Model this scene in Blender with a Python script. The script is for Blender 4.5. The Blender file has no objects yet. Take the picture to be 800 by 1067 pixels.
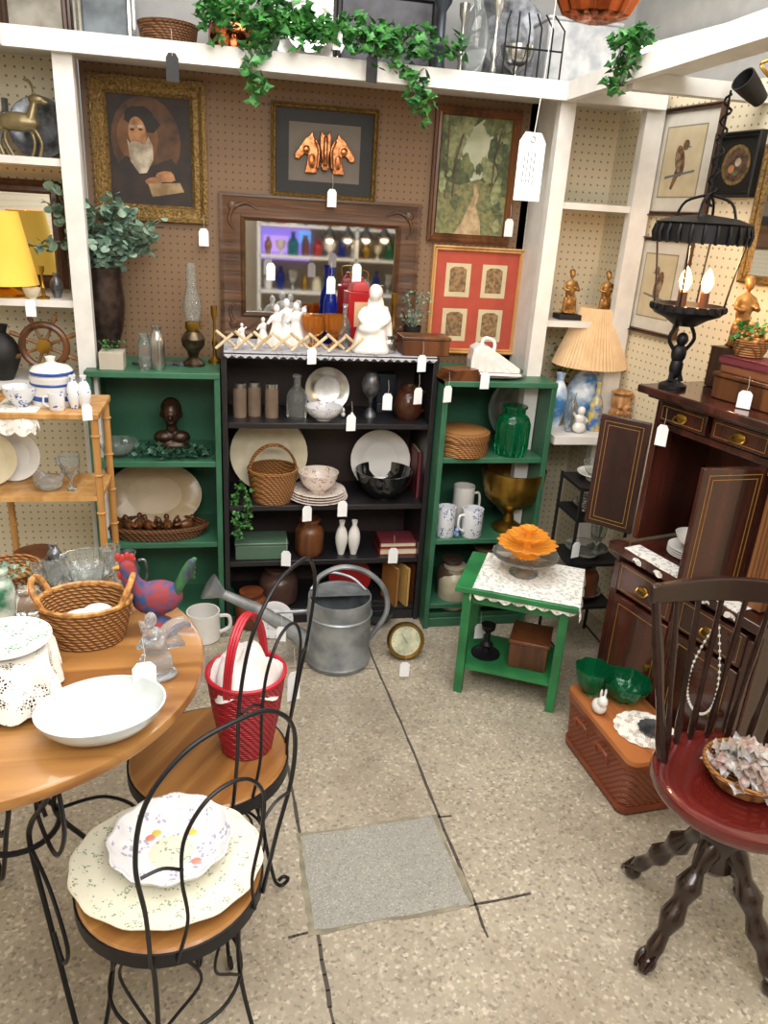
import bpy, bmesh, math, random
from mathutils import Vector, Matrix
random.seed(4)
F=790.0; HC=1.55
PI=math.pi
R3=Matrix.Rotation(math.radians(-12),3,'Z')@Matrix.Rotation(PI/2-math.radians(21.3),3,'X')@Matrix.Rotation(math.radians(3.6),3,'Z')
CAM=Vector((0,0,HC)); FW=R3@Vector((0,0,-1)); RT=R3@Vector((1,0,0)); UP=R3@Vector((0,1,0))
def ray(px,py): return R3@Vector(((px-400)/F,-(py-533.5)/F,-1))
def ony(px,py,y): d=ray(px,py); return CAM+d*(y/d.y)
def onx(px,py,x): d=ray(px,py); return CAM+d*(x/d.x)
def onz(px,py,z): d=ray(px,py); return CAM+d*((z-HC)/d.z)
W0=Vector((1.5,2.75,0)); WA=math.radians(10); WN=Vector((-math.cos(WA),-math.sin(WA),0)); WD=Vector((-math.sin(WA),math.cos(WA),0))
def onw(px,py,o=0): d=ray(px,py); p0=W0+WN*o; return CAM+d*((p0-CAM).dot(WN)/d.dot(WN))
def at(px,y,z):
    u=(px-400)/F
    x=-(y*(RT.y-u*FW.y)+(z-HC)*(RT.z-u*FW.z))/(RT.x-u*FW.x)
    return Vector((x,y,z))
def prj(p): d=Vector(p)-CAM; t=d.dot(FW); return Vector((d.dot(RT)/t,d.dot(UP)/t))*F
def K(p): return (Vector(p)-CAM).dot(FW)/F
def HV(p): p=Vector(p); return .02/(prj(p+Vector((0,0,.02)))-prj(p)).length
cd=bpy.data.cameras.new('camera'); cam=bpy.data.objects.new('camera',cd); bpy.context.collection.objects.link(cam)
cam.matrix_world=Matrix.Translation(CAM)@R3.to_4x4(); cd.sensor_fit='VERTICAL'; cd.sensor_height=36; cd.lens=36*F/1067; cd.clip_start=.02
bpy.context.scene.camera=cam
try: bpy.context.scene.view_settings.view_transform='Standard'
except: pass
# ---------- materials
def C(h):
    h=h.lstrip('#'); o=[]
    for i in (0,2,4):
        c=int(h[i:i+2],16)/255; o.append(c/12.92 if c<=.04045 else ((c+.055)/1.055)**2.4)
    return (*o,1)
MC={}
def M(key,c=None,c2=None,kind='plain',r=.5,m=0,s=20,b=0,tr=0,em=0,ax=2,coat=0):
    if key in MC: return MC[key]
    mat=bpy.data.materials.new(key); mat.use_nodes=True; nt=mat.node_tree; n=nt.nodes; L=nt.links.new
    bs=n['Principled BSDF']; col=C(c); col2=C(c2) if c2 else tuple([x*.82 for x in col[:3]]+[1])
    bs.inputs['Roughness'].default_value=r; bs.inputs['Metallic'].default_value=m
    bs.inputs['Coat Weight'].default_value=coat
    if tr: bs.inputs['Transmission Weight'].default_value=tr; bs.inputs['IOR'].default_value=1.35
    if em:
        bs.inputs['Emission Color'].default_value=col; bs.inputs['Emission Strength'].default_value=em
    tc=n.new('ShaderNodeTexCoord'); mp=n.new('ShaderNodeMapping'); L(tc.outputs['Object'],mp.inputs['Vector'])
    rp=n.new('ShaderNodeValToRGB'); e=rp.color_ramp.elements
    fac=None
    def math_(op,a,v=None,bb=None):
        q=n.new('ShaderNodeMath'); q.operation=op; L(a,q.inputs[0])
        if bb is not None: L(bb,q.inputs[1])
        else: q.inputs[1].default_value=v
        return q.outputs[0]
    if kind in('plain','noise','wood'):
        nz=n.new('ShaderNodeTexNoise'); nz.inputs['Scale'].default_value=s; nz.inputs['Detail'].default_value=4
        if kind=='wood':
            sc_=[1,1,1]; sc_[ax]=.07; mp.inputs['Scale'].default_value=sc_; nz.inputs['Distortion'].default_value=.6
            e[0].position=.38; e[1].position=.62
        elif kind=='noise': e[0].position=.38; e[1].position=.62
        else: e[0].position=.2; e[1].position=.8
        L(mp.outputs[0],nz.inputs['Vector']); fac=nz.outputs[0]
        e[0].color=col2; e[1].color=col
    elif kind=='weave':
        w1=n.new('ShaderNodeTexWave'); w1.bands_direction='Z'; w1.inputs['Scale'].default_value=s; w1.inputs['Distortion'].default_value=.5
        w2=n.new('ShaderNodeTexWave'); w2.bands_direction='DIAGONAL'; w2.inputs['Scale'].default_value=s*.8; w2.inputs['Distortion'].default_value=.5
        L(mp.outputs[0],w1.inputs['Vector']); L(mp.outputs[0],w2.inputs['Vector'])
        fac=math_('MULTIPLY',w1.outputs['Fac'],bb=w2.outputs['Fac'])
        e[0].position=.02; e[1].position=.4; e[0].color=col2; e[1].color=col
    elif kind=='spots':
        v=n.new('ShaderNodeTexVoronoi'); v.inputs['Scale'].default_value=s*2.4; L(mp.outputs[0],v.inputs['Vector'])
        nz=n.new('ShaderNodeTexNoise'); nz.inputs['Scale'].default_value=s*.7; nz.inputs['Detail'].default_value=2; L(mp.outputs[0],nz.inputs['Vector'])
        a1=math_('LESS_THAN',v.outputs['Distance'],.42); a2=math_('GREATER_THAN',nz.outputs[0],.56); fac=math_('MULTIPLY',a1,bb=a2)
        e[0].position=.3; e[1].position=.7; e[0].color=col; e[1].color=col2
    elif kind=='lace':
        v=n.new('ShaderNodeTexVoronoi'); v.inputs['Scale'].default_value=s; v.inputs['Randomness'].default_value=.9; v.feature='DISTANCE_TO_EDGE'; L(mp.outputs[0],v.inputs['Vector']); fac=v.outputs['Distance']
        nz=n.new('ShaderNodeTexNoise'); nz.inputs['Scale'].default_value=s*.16; nz.inputs['Detail'].default_value=1; L(mp.outputs[0],nz.inputs['Vector'])
        th=n.new('ShaderNodeMapRange'); th.inputs[1].default_value=.42; th.inputs[2].default_value=.58; th.inputs[3].default_value=.14; th.inputs[4].default_value=.6; L(nz.outputs[0],th.inputs[0])
        L(math_('LESS_THAN',fac,bb=th.outputs[0]),bs.inputs['Alpha'])
        e[0].color=e[1].color=col
    elif kind=='terrazzo':
        v=n.new('ShaderNodeTexVoronoi'); v.inputs['Scale'].default_value=s; L(mp.outputs[0],v.inputs['Vector'])
        sp=n.new('ShaderNodeSeparateColor'); L(v.outputs['Color'],sp.inputs[0])
        e[0].position=0; e[0].color=C('#66605a'); e[1].position=1; e[1].color=C('#ece8df')
        for p,cc in((.1,'#8d877c'),(.2,'#aaa498'),(.66,'#b2ac9f'),(.88,'#c6c0b3')):
            q=e.new(p); q.color=C(cc)
        L(sp.outputs[0],rp.inputs[0])
        n2=n.new('ShaderNodeTexNoise'); n2.inputs['Scale'].default_value=1.8; n2.inputs['Detail'].default_value=9; n2.inputs['Roughness'].default_value=.7; L(mp.outputs[0],n2.inputs['Vector'])
        mix=n.new('ShaderNodeMix'); mix.data_type='RGBA'; mix.blend_type='MULTIPLY'; mix.inputs[0].default_value=1
        r2=n.new('ShaderNodeValToRGB'); r2.color_ramp.elements[0].position=.34; r2.color_ramp.elements[0].color=C(c2 or '#ada294'); r2.color_ramp.elements[1].position=.6; r2.color_ramp.elements[1].color=col
        L(n2.outputs[0],r2.inputs[0]); L(rp.outputs[0],mix.inputs[6]); L(r2.outputs[0],mix.inputs[7])
        ve=n.new('ShaderNodeMix'); ve.data_type='RGBA'; ve.inputs[0].default_value=.42; ve.inputs[7].default_value=C('#a09889' if not c2 else '#989894'); L(mix.outputs[2],ve.inputs[6])
        L(ve.outputs[2],bs.inputs['Base Color']); fac=None
        bp=n.new('ShaderNodeBump'); bp.inputs['Strength'].default_value=.05; L(v.outputs['Distance'],bp.inputs['Height']); L(bp.outputs[0],bs.inputs['Normal'])
    elif kind=='peg':
        sc_=n.new('ShaderNodeVectorMath'); sc_.operation='SCALE'; sc_.inputs['Scale'].default_value=s; L(tc.outputs['Object'],sc_.inputs[0])
        fr=n.new('ShaderNodeVectorMath'); fr.operation='FRACTION'; L(sc_.outputs[0],fr.inputs[0])
        sb=n.new('ShaderNodeVectorMath'); sb.operation='SUBTRACT'; sb.inputs[1].default_value=(.5,.5,.5); L(fr.outputs[0],sb.inputs[0])
        ml=n.new('ShaderNodeVectorMath'); ml.operation='MULTIPLY'; ml.inputs[1].default_value=(0,1,1) if ax==0 else (1,0,1); L(sb.outputs[0],ml.inputs[0])
        ln=n.new('ShaderNodeVectorMath'); ln.operation='LENGTH'; L(ml.outputs[0],ln.inputs[0]); fac=ln.outputs['Value']
        e[0].position=.11; e[1].position=.16; e[0].color=col2; e[1].color=col
    if fac is not None:
        L(fac,rp.inputs[0]); L(rp.outputs[0],bs.inputs['Base Color'])
        if b:
            bp=n.new('ShaderNodeBump'); bp.inputs['Strength'].default_value=b; bp.inputs['Distance'].default_value=.01; L(fac,bp.inputs['Height']); L(bp.outputs[0],bs.inputs['Normal'])
    MC[key]=mat; return mat
# ---------- mesh builder
def RX(a): return Matrix.Rotation(math.radians(a),4,'X')
def RY(a): return Matrix.Rotation(math.radians(a),4,'Y')
def RZ(a): return Matrix.Rotation(math.radians(a),4,'Z')
def TR(*v): return Matrix.Translation(Vector(v))
def cr(pts,n=6,closed=False):
    P=[Vector(p) for p in pts]; o=[]; N=len(P); rng=N if closed else N-1
    for i in range(rng):
        if closed: a,b,c,d=P[i-1],P[i],P[(i+1)%N],P[(i+2)%N]
        else: a,b,c,d=P[max(i-1,0)],P[i],P[i+1],P[min(i+2,N-1)]
        for j in range(n):
            t=j/n; o.append(.5*((2*b)+(c-a)*t+(2*a-5*b+4*c-d)*t*t+(3*b-a-3*c+d)*t**3))
    if not closed: o.append(P[-1])
    return o
class B:
    def __init__(s): s.v=[];s.f=[];s.m=[]
    def add(s,vs,fs,m=0,T=None):
        o=len(s.v)
        s.v+=[(T@Vector(v)) if T else Vector(v) for v in vs]; s.f+=[[i+o for i in f] for f in fs]; s.m+=[m]*len(fs); return s
    def box(s,c,d,m=0,T=None):
        x,y,z=c; a,b,e=d[0]/2,d[1]/2,d[2]/2
        vs=[(x+i*a,y+j*b,z+k*e) for i in(-1,1) for j in(-1,1) for k in(-1,1)]
        return s.add(vs,[(0,1,3,2),(4,6,7,5),(0,4,5,1),(2,3,7,6),(0,2,6,4),(1,5,7,3)],m,T)
    def lathe(s,prof,m=0,seg=28,T=None,flute=0,nf=0,ph=0):
        vs=[];fs=[];rings=[]
        for r,z in prof:
            if r<1e-6: rings.append([len(vs)]); vs.append((0,0,z))
            else:
                rings.append(list(range(len(vs),len(vs)+seg)))
                for i in range(seg):
                    a=2*PI*i/seg; rr=r*(1+flute*math.cos(nf*a+ph)) if nf else r
                    vs.append((rr*math.cos(a),rr*math.sin(a),z))
        for A,Bq in zip(rings,rings[1:]):
            for i in range(seg):
                j=(i+1)%seg
                if len(A)==1 and len(Bq)==1: continue
                if len(A)==1: fs.append((A[0],Bq[i],Bq[j]))
                elif len(Bq)==1: fs.append((A[i],A[j],Bq[0]))
                else: fs.append((A[i],A[j],Bq[j],Bq[i]))
        for q in(rings[0],rings[-1]):
            if len(q)>1 and prof[0]!=prof[-1]: fs.append(tuple(q))
        return s.add(vs,fs,m,T)
    def tube(s,pts,r,m=0,seg=6,closed=False,sm=0,T=None):
        P=cr(pts,sm,closed) if sm else [Vector(p) for p in pts]
        N=len(P); vs=[];fs=[]; up=None
        for i,p in enumerate(P):
            if closed: t=P[(i+1)%N]-P[i-1]
            else: t=P[min(i+1,N-1)]-P[max(i-1,0)]
            if t.length<1e-9: t=Vector((0,0,1))
            t.normalize()
            if up is None:
                up=Vector((0,0,1)) if abs(t.z)<.9 else Vector((1,0,0))
            up=up-t*up.dot(t)
            if up.length<1e-6: up=t.orthogonal()
            up.normalize(); q=t.cross(up)
            if isinstance(r,(list,tuple)):
                f=i/(N-1)*(len(r)-1); i0=int(f); rr=r[i0]+(r[min(i0+1,len(r)-1)]-r[i0])*(f-i0)
            else: rr=r
            for k in range(seg):
                a=2*PI*k/seg; vs.append(p+up*(rr*math.cos(a))+q*(rr*math.sin(a)))
        for i in range(N if closed else N-1):
            j=(i+1)%N
            for k in range(seg):
                l=(k+1)%seg; fs.append((i*seg+k,i*seg+l,j*seg+l,j*seg+k))
        if not closed: fs.append(tuple(range(seg))); fs.append(tuple(range((N-1)*seg,N*seg)))
        return s.add(vs,fs,m,T)
    def ring(s,c,R,r,m=0,n=32,seg=6,T=None,ry=None):
        pts=[(c[0]+R*math.cos(2*PI*i/n),c[1]+(ry or R)*math.sin(2*PI*i/n),c[2]) for i in range(n)]
        return s.tube(pts,r,m,seg,True,0,T)
    def ell(s,c,rad,m=0,T=None,seg=14,rg=8):
        prof=[(math.sin(PI*i/rg),-math.cos(PI*i/rg)) for i in range(rg+1)]; prof[0]=(0,-1); prof[-1]=(0,1)
        Mx=TR(*c)@Matrix.Diagonal((rad[0],rad[1],rad[2],1))
        return s.lathe(prof,m,seg,(T@Mx) if T else Mx)
    def poly(s,pts,t,m=0,T=None):
        n=len(pts); vs=[(x,y,0) for x,y in pts]+[(x,y,t) for x,y in pts]
        fs=[tuple(range(n)),tuple(range(n,2*n))]+[(i,(i+1)%n,n+(i+1)%n,n+i) for i in range(n)]
        return s.add(vs,fs,m,T)
    def leaf(s,p,sz,m=0,rnd=False,wd=.45):
        T=TR(*p)@Matrix.Rotation(random.uniform(0,6.28),4,'Z')@Matrix.Rotation(random.uniform(-1.2,1.2),4,'X')@Matrix.Rotation(random.uniform(-.8,.8),4,'Y')
        if rnd:
            vs=[(sz*.5+sz*.5*math.cos(a),sz*.42*math.sin(a),.06*sz*math.cos(2*a)) for a in [PI*2*i/8 for i in range(8)]]
            return s.add(vs,[tuple(range(8))],m,T)
        w=wd*sz
        vs=[(0,0,0),(sz*.3,w,.1*sz),(sz*.55,w*.45,.12*sz),(sz,0,0),(sz*.55,-w*.45,.12*sz),(sz*.3,-w,.1*sz),(sz*.5,0,-.02*sz)]
        return s.add(vs,[(0,6,2,1),(6,3,2),(0,5,4,6),(6,4,3)],m,T)
COL=bpy.context.collection
def mk(name,b,mats,parent=None,loc=(0,0,0),rz=0,bev=0,sm=40,rec=True,rot=None,vox=0,**pr):
    me=bpy.data.meshes.new(name); me.from_pydata([tuple(v) for v in b.v],[],b.f)
    mats=mats if isinstance(mats,(list,tuple)) else [mats]
    for q in mats: me.materials.append(q)
    if len(mats)>1:
        for p,i in zip(me.polygons,b.m): p.material_index=min(i,len(mats)-1)
    if rec:
        bm=bmesh.new(); bm.from_mesh(me); bmesh.ops.recalc_face_normals(bm,faces=bm.faces); bm.to_mesh(me); bm.free()
    if sm:
        for p in me.polygons: p.use_smooth=True
        try: me.set_sharp_from_angle(angle=math.radians(sm))
        except: pass
    o=bpy.data.objects.new(name,me); COL.objects.link(o); o.location=loc
    o.rotation_euler=rot if rot else (0,0,math.radians(rz))
    if parent: o.parent=parent
    if bev:
        md=o.modifiers.new('bevel','BEVEL'); md.width=bev; md.segments=2; md.limit_method='ANGLE'
    if vox:
        md=o.modifiers.new('remesh','REMESH'); md.mode='VOXEL'; md.voxel_size=vox; md.use_smooth_shade=True
        md=o.modifiers.new('smooth','SMOOTH'); md.factor=.5; md.iterations=2
    for k,v in pr.items():
        if v is not None: o[k]=v
    return o
def thing(name,label,cat,loc,rz=0,group=None):
    o=bpy.data.objects.new(name,None); COL.objects.link(o); o.location=loc; o.rotation_euler=(0,0,math.radians(rz)); o.empty_display_size=.05
    o['label']=label; o['category']=cat
    if group: o['group']=group
    return o
def top(name,label,cat,b,mats,loc,rz=0,**k): return mk(name,b,mats,None,loc,rz,label=label,category=cat,**k)
def st(name,b,mats,**k): return mk(name,b,mats,kind='structure',sm=0,**k)
# palette
WHITE=M('white_paint','#e3e1dd',r=.45); CREAMPEG=M('cream_pegboard','#dcd2b8','#8c8168','peg',s=36)
CREAMPEGX=M('cream_pegboard_side','#dcd2b8','#8c8168','peg',s=36,ax=0)
BROWNPEG=M('brown_pegboard','#7a5f45','#483626','peg',r=.6,s=40)
BLACKW=M('black_painted_wood','#201e21',r=.35); GREEN=M('green_paint','#35694f','#2a5840','noise',r=.45,s=5)
BGREEN=M('bright_green_paint','#2b7d46','#216338','noise',r=.4,s=7)
OAK=M('oak','#a0733f','#7c5028','wood',r=.3,s=18,b=.05,ax=0,coat=.35)
MAHO=M('mahogany','#4a221a','#2a130e','wood',r=.24,s=14,ax=2,coat=.45)
DKRED=M('dark_red_lacquer','#611a18','#45100e',r=.18,coat=.6,s=6)
EBON=M('dark_turned_wood','#2c1814','#180b09',r=.25,coat=.4)
IRON=M('black_iron','#17161a',r=.45,m=.4); GALV=M('galvanized_steel','#a3a9ad','#7d8389','noise',r=.42,m=.6,s=12)
BRASS=M('brass','#b08a3c','#7d5d22',r=.28,m=.9); GOLD=M('gilt','#8a6e3a','#5e4824','noise',r=.4,m=.5,s=130,b=.5)
SILV=M('silver','#c9c9c6','#8c8c8a',r=.22,m=.9); PEW=M('pewter','#7a7d82','#4a4d52','noise',r=.35,m=.7,s=30)
PORC=M('white_porcelain','#e4e2de','#d8d6d3',r=.15,coat=.3); IVORY=M('ivory','#dcd2b8','#c6bb9c',r=.4)
FLOR=M('floral_porcelain','#e0e0e4','#adaac0','spots',r=.15,s=50,coat=.3); CREAMTR=M('cream_transferware','#dcd9c6','#8f9d88','spots',r=.18,s=90,coat=.3)
REDTR=M('red_transferware','#ddd4cb','#a5534a','spots',r=.2,s=70); BLUETR=M('blue_transferware','#dadde2','#3a559c','spots',r=.2,s=60)
GREY=M('grey_porcelain','#c2c8c9','#adb4b6',r=.2,coat=.3)
GLASS=M('clear_glass','#f2f7f6',r=.04,tr=.92); GGLASS=M('green_glass','#1fa06a',r=.05,tr=.85); OGLASS=M('amber_glass','#e9a040',r=.08,tr=.8); BGLASS=M('cobalt_glass','#1631a8',r=.05,tr=.6)
WICK=M('wicker','#bb8344','#6b421e','weave',r=.6,s=45,b=.8); WICKD=M('dark_wicker','#8e5a2c','#3e2410','weave',r=.6,s=45,b=.8)
RWICK=M('red_wicker','#d4203a','#8a1020','weave',r=.4,s=50,b=.9); PICN=M('redbrown_weave','#ad5a36','#70361e','weave',r=.45,s=40,b=.9)
LTW=M('light_wood','#c99b62','#a87840','wood',r=.4,s=20); MIDW=M('walnut','#6e4324','#432512','wood',r=.35,s=20)
DKW=M('dark_walnut','#4d3020','#2e1a10','wood',r=.35,s=22); TERRA=M('brown_ceramic','#7a4428','#4c2817',r=.3)
LACE=M('lace','#ebe8e0',kind='lace',r=.8,s=220); CLOTH=M('white_cloth','#e4e0dd','#cdc8c4',r=.9,s=10)
TAG=M('tag_card','#eef0f2','#e6e8ea',r=.6); STR=M('string','#d9d5cc',r=.9); BTAG=M('black_card','#141416',r=.6); INK=M('ink','#6b6d70',r=.8)
LEAF=M('ivy_leaf','#4a8a42','#24582a','noise',r=.4,s=25); LEAF2=M('eucalyptus_leaf','#869f8c','#587565','noise',r=.6,s=30); STEM=M('stem','#5b5a35',r=.7)
BLK=M('matte_black','#0e0d0e',r=.6); MIRR=M('mirror_glass','#e8eaec','#e8eaec',r=.03,m=1); COPP=M('copper','#c96f45','#94482a',r=.15,m=1)
# ---------- profiles
BOWL=[(0,0),(.4,0),(.42,.08),(.62,.22),(.8,.42),(.93,.7),(1,1),(.965,1),(.9,.72),(.77,.46),(.6,.27),(.36,.15),(0,.13)]
PLATE=[(0,0),(.55,0),(.6,.35),(1,.9),(1,1),(.97,1),(.62,.55),(.55,.3),(0,.25)]
MUG=[(0,0),(.9,0),(1,.06),(1,1),(.9,1),(.88,.1),(0,.08)]
JAR=[(0,0),(.8,0),(.95,.06),(1,.2),(1,.45),(1,.65),(.85,.78),(.62,.84),(.62,.93),(.72,.95),(.72,1),(0,1)]
BOTTLE=[(0,0),(.95,0),(1,.05),(1,.5),(.8,.62),(.35,.75),(.32,.93),(.42,.94),(.42,1),(.25,1),(.25,.8),(0,.6)]
VASE=[(0,0),(.5,0),(.55,.04),(.75,.18),(.95,.35),(1,.5),(.9,.64),(.7,.75),(.35,.86),(.5,1),(.4,1),(.28,.86),(0,.5)]
URN=[(0,0),(.5,0),(.52,.06),(.2,.16),(.15,.28),(.3,.36),(.62,.44),(.85,.55),(.97,.7),(1.02,.85),(1.05,1),(.98,1),(.95,.8),(.8,.62),(.5,.5),(0,.45)]
CYL=[(0,0),(1,0),(1,1),(0,1)]
CANS=[(0,0),(1,0),(1,.05),(.3,.12),(.25,.25),(.45,.35),(.2,.45),(.2,.75),(.45,.85),(.5,1),(0,1)]
def sc(prof,w,h): return [(r*w,z*h) for r,z in prof]
def V(name,label,cat,prof,mt,loc,w,h,handle=0,**k):
    b=B(); W=w*K(loc)/2; Hh=h*HV(loc); b.lathe(sc(prof,W,Hh),0,k.pop('seg',28),k.pop('T',None),k.pop('flute',0),k.pop('nf',0))
    if handle: b.tube([(W*.9,0,Hh*.8),(W*1.5,0,Hh*.78),(W*1.55,0,Hh*.4),(W*.9,0,Hh*.2)],W*.12,0,6,False,5)
    return top(name,label,cat,b,mt,loc,**k)
def leanplate(label,mt,px,y,z,w,rimm=None,ang=78,name='plate',oval=1,**k):
    p=at(px,y,z); r=w*K(p)/2; b=B()
    T=TR(0,0,r*math.sin(math.radians(ang)))@RX(ang)@Matrix.Diagonal((oval,1,1,1)); h=r*.14
    b.lathe(sc(PLATE,r,h),0,36,T)
    if rimm:
        b.lathe([(r*.55,h*.36),(r*.6,h*.63),(r*.985,h*1.04),(r*.995,h*.98),(r*.6,h*.5)],1,36,T)
        return top(name,label,'plate',b,[mt,rimm],p,**k)
    return top(name,label,'plate',b,mt,p,**k)
def figure(name,label,cat,mt,loc,h,blobs,tubes=(),rz=0,vox=None,lat=None,**k):
    b=B()
    if lat: b.lathe([(r*h,z*h) for r,z in lat],0,24,Matrix.Diagonal((1,.85,1,1)),.05,7)
    for q in blobs: b.ell([c*h for c in q[:3]],[c*h for c in q[3:6]])
    for pts,r in tubes: b.tube([[c*h for c in p] for p in pts],[x*h for x in r] if isinstance(r,(list,tuple)) else r*h,0,8,False,3)
    return top(name,label,cat,b,mt,loc,rz,vox=vox or h/42,**k)
def tag(px,py,y=None,w=10,h=17,sl=None,loc=None,mt=None,rz=None):
    p=loc or ony(px,py,y); k=K(p); w*=k; h*=k*1.03; b=B()
    b.poly([(-w/2,-h),(w/2,-h),(w/2,-h*.18),(w*.28,0),(-w*.28,0),(-w/2,-h*.18)],.0008,0,RX(90))
    b.tube([(0,-.001,-h*.1),(w*.08,-.001,h*.25),(0,0,(sl*k if sl else h*.8))],.0005,1,4)
    return top('price_tag','small black hanging tag on a thread' if mt else 'small white paper price tag on a string','tag',b,[mt or TAG,STR],p,rz if rz is not None else random.uniform(-15,25),sm=0,group='price tags')
# ---------- ROOM
yW=3.0; xL=-1.05; xR=1.456; xE=2.6; yR=-2.6; zC=2.75
XP0=ony(66,200,2.72).x; XP1=ony(86,200,2.72).x
XQ0=ony(568,240,2.72).x; XQ1=XQ0+.055
b=B(); b.box(((xL+xE)/2,.2,-.03),(xE-xL,5.6,.06)); st('floor',b,M('terrazzo','#f6efe4',None,'terrazzo',r=.33,s=135))
b=B(); b.box(((xL+xE)/2,.2,zC+.03),(xE-xL,5.6,.06)); st('ceiling',b,WHITE)
b=B(); b.box(((XP1+XQ0)/2,yW+.03,1.0),(XQ0-XP0,.06,2.02)); b.box(((xL+XP0)/2,yW+.03,1.0),(XP0-xL,.06,2.02),1); b.box(((XQ0+xR)/2+.03,yW+.03,1.0),(xR-XQ0+.06,.06,2.02),1)
b.box(((xL+xR)/2,yW+.03,2.38),(xR-xL+.1,.06,.75),2); st('wall_back',b,[BROWNPEG,CREAMPEG,M('grey_wall','#9a9a9a',r=.7)])
b=B(); b.box((xL-.03,.2,zC/2),(.06,5.6,zC)); st('wall_left',b,CREAMPEGX)
b=B(); b.box((.03,-2.7,1.0),(.06,5.95,2.0)); b.box((.03,-2.7,2.375),(.06,5.95,.75),1); st('wall_right',b,[CREAMPEGX,MC['grey_wall']],loc=W0+WD*.27,rz=10)
b=B(); b.box(((xL+xE)/2,yR-.03,zC/2),(xE-xL,.06,zC)); st('wall_rear',b,M('rear_wall','#a39684',r=.7))
dk=M('joint','#4c463e',r=.9)
def strip(pts,w,name):
    b=B(); rd=random.Random(len(pts)); P=[onz(a,c,0.0005) for a,c in pts]; P2=[]
    for p,q in zip(P,P[1:]):
        for j in range(5): P2.append(p.lerp(q,j/5)+Vector((rd.uniform(-.002,.002),0,0)))
    P2.append(P[-1])
    for p,q in zip(P2,P2[1:]):
        d=(q-p); L=d.length; a=math.atan2(d.y,d.x); m=(p+q)/2
        b.box((0,0,0),(L+.003,w*rd.uniform(.7,1.3),.001),0,TR(m.x,m.y,.0006)@Matrix.Rotation(a,4,'Z'))
    st(name,b,dk)
strip([(372,640),(392,695),(425,770),(457,850),(490,930),(508,976)],.007,'trim_1')
strip([(268,690),(300,800),(318,900),(333,985),(347,1067),(360,1130)],.008,'trim_2')
strip([(452,852),(470,850)],.005,'trim_3'); strip([(300,977),(328,970)],.006,'trim_4'); strip([(490,943),(520,938),(552,931)],.006,'trim_5'); strip([(300,696),(390,697)],.003,'trim_6')
rd=random.Random(9)
def ragged(P,j,n=9):
    o=[]
    for p,q in zip(P,P[1:]+P[:1]):
        for i in range(n): v=p.lerp(q,i/n); o.append((v.x+rd.uniform(-j,j),v.y+rd.uniform(-j,j)))
    return o
P=[onz(a,c,0) for a,c in((313,872),(450,851),(489,942),(328,970))]; Pc=sum(P,Vector())/4
b=B(); b.poly(ragged(P,.003),.002); st('trim_7',b,M('patch_slab','#d0d1cf','#b3b4b2','terrazzo',r=.55,s=300))
b=B(); b.poly(ragged([Vector(((p.x-Pc.x)*1.07+Pc.x,(p.y-Pc.y)*1.06+Pc.y,0)) for p in P],.006),.0012); st('trim_8',b,M('mortar','#8f8874','#746e5e','noise',r=.9))
b=B(); b.box(((XP0+XP1)/2,2.74,1.0),(XP1-XP0,.04,2.0)); b.box(((XP0+XP1)/2-.012,2.87,1.0),(.02,.25,2.0)); st('trim_9',b,WHITE)
b=B(); b.box(((XQ0+XQ1)/2,2.74,1.0),(XQ1-XQ0,.04,2.0)); b.box(((XQ0+XQ1)/2+.012,2.87,1.0),(.02,.25,2.0)); st('trim_10',b,WHITE)
b=B(); b.box((xR-.005,2.74,1.0),(.07,.04,2.0)); st('trim_11',b,WHITE)
zs=ony(330,80,2.70).z
b=B(); b.box(((xL+xR)/2,2.86,zs+.035),(xR-xL-.002,.28,.02)); b.box(((xL+xR)/2,2.70,zs+.028),(xR-xL+.02,.03,.056)); st('trim_12',b,WHITE)
def wx(y): return W0.x+(W0.y-y)*math.tan(WA)
b=B(); b.box((XQ0+.106,1.6,zs+.04),(.148,2.15,.018)); b.box((XQ0+.015,1.6,zs+.028),(.03,2.16,.056)); st('trim_13',b,WHITE)
b=B(); b.poly([(XQ0+.03,2.32),(wx(2.3)-.003,2.32),(wx(2.3)-.003,2.28),(XQ0+.03,2.28)],.045,0,TR(0,0,zs-.015)); st('trim_21',b,WHITE)
b=B(); b.box((xL+.19,1.6,zs+.035),(.378,2.15,.02)); b.box((xL+.4,1.6,zs+.028),(.03,2.16,.056)); st('trim_14',b,WHITE)
ZT=zs+.046
def wshelf(x0,x1,z,nm,th=.022,y0=2.7325): 
    b=B(); b.box(((x0+x1)/2,(y0+yW)/2-.001,z-th/2),(x1-x0,yW-y0,th)); return st(nm,b,WHITE)
ZL1=ony(30,163,2.73).z; ZL2=ony(30,312,2.73).z; ZL3=ony(30,400,2.73).z
wshelf(xL,XP0,ZL1,'trim_15'); wshelf(xL,XP0,ZL2,'trim_16'); wshelf(xL,XP0,ZL3,'trim_17')
ZR1=ony(625,213,2.73).z; ZR2=ony(620,336,2.73).z; ZR3=ony(600,446,2.73).z
wshelf(XQ1,xR-.001,ZR1,'trim_18'); wshelf(XQ1,xR-.001,ZR2,'trim_19'); wshelf(XQ1+.04,xR-.001,ZR3,'trim_20',.03,2.6)
q=onw(768,32,.02); T=thing('fluorescent_light','slim glowing fluorescent strip light high on the wall','light',q,-80); b=B(); b.tube([(-.4,-.03,0),(.4,-.03,0)],.013,0,10); mk('tube',b,M('tube_glow','#fff0d0',em=6),T); b=B(); b.box((0,-.005,0),(.86,.02,.05)); 
for s in(-1,1): b.box((s*.41,-.025,0),(.02,.04,.03))
mk('housing',b,WHITE,T)
q=onw(782,92,.16); T=thing('spotlight','small black spotlight on a brass scroll bracket','light',q,-80)
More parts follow.
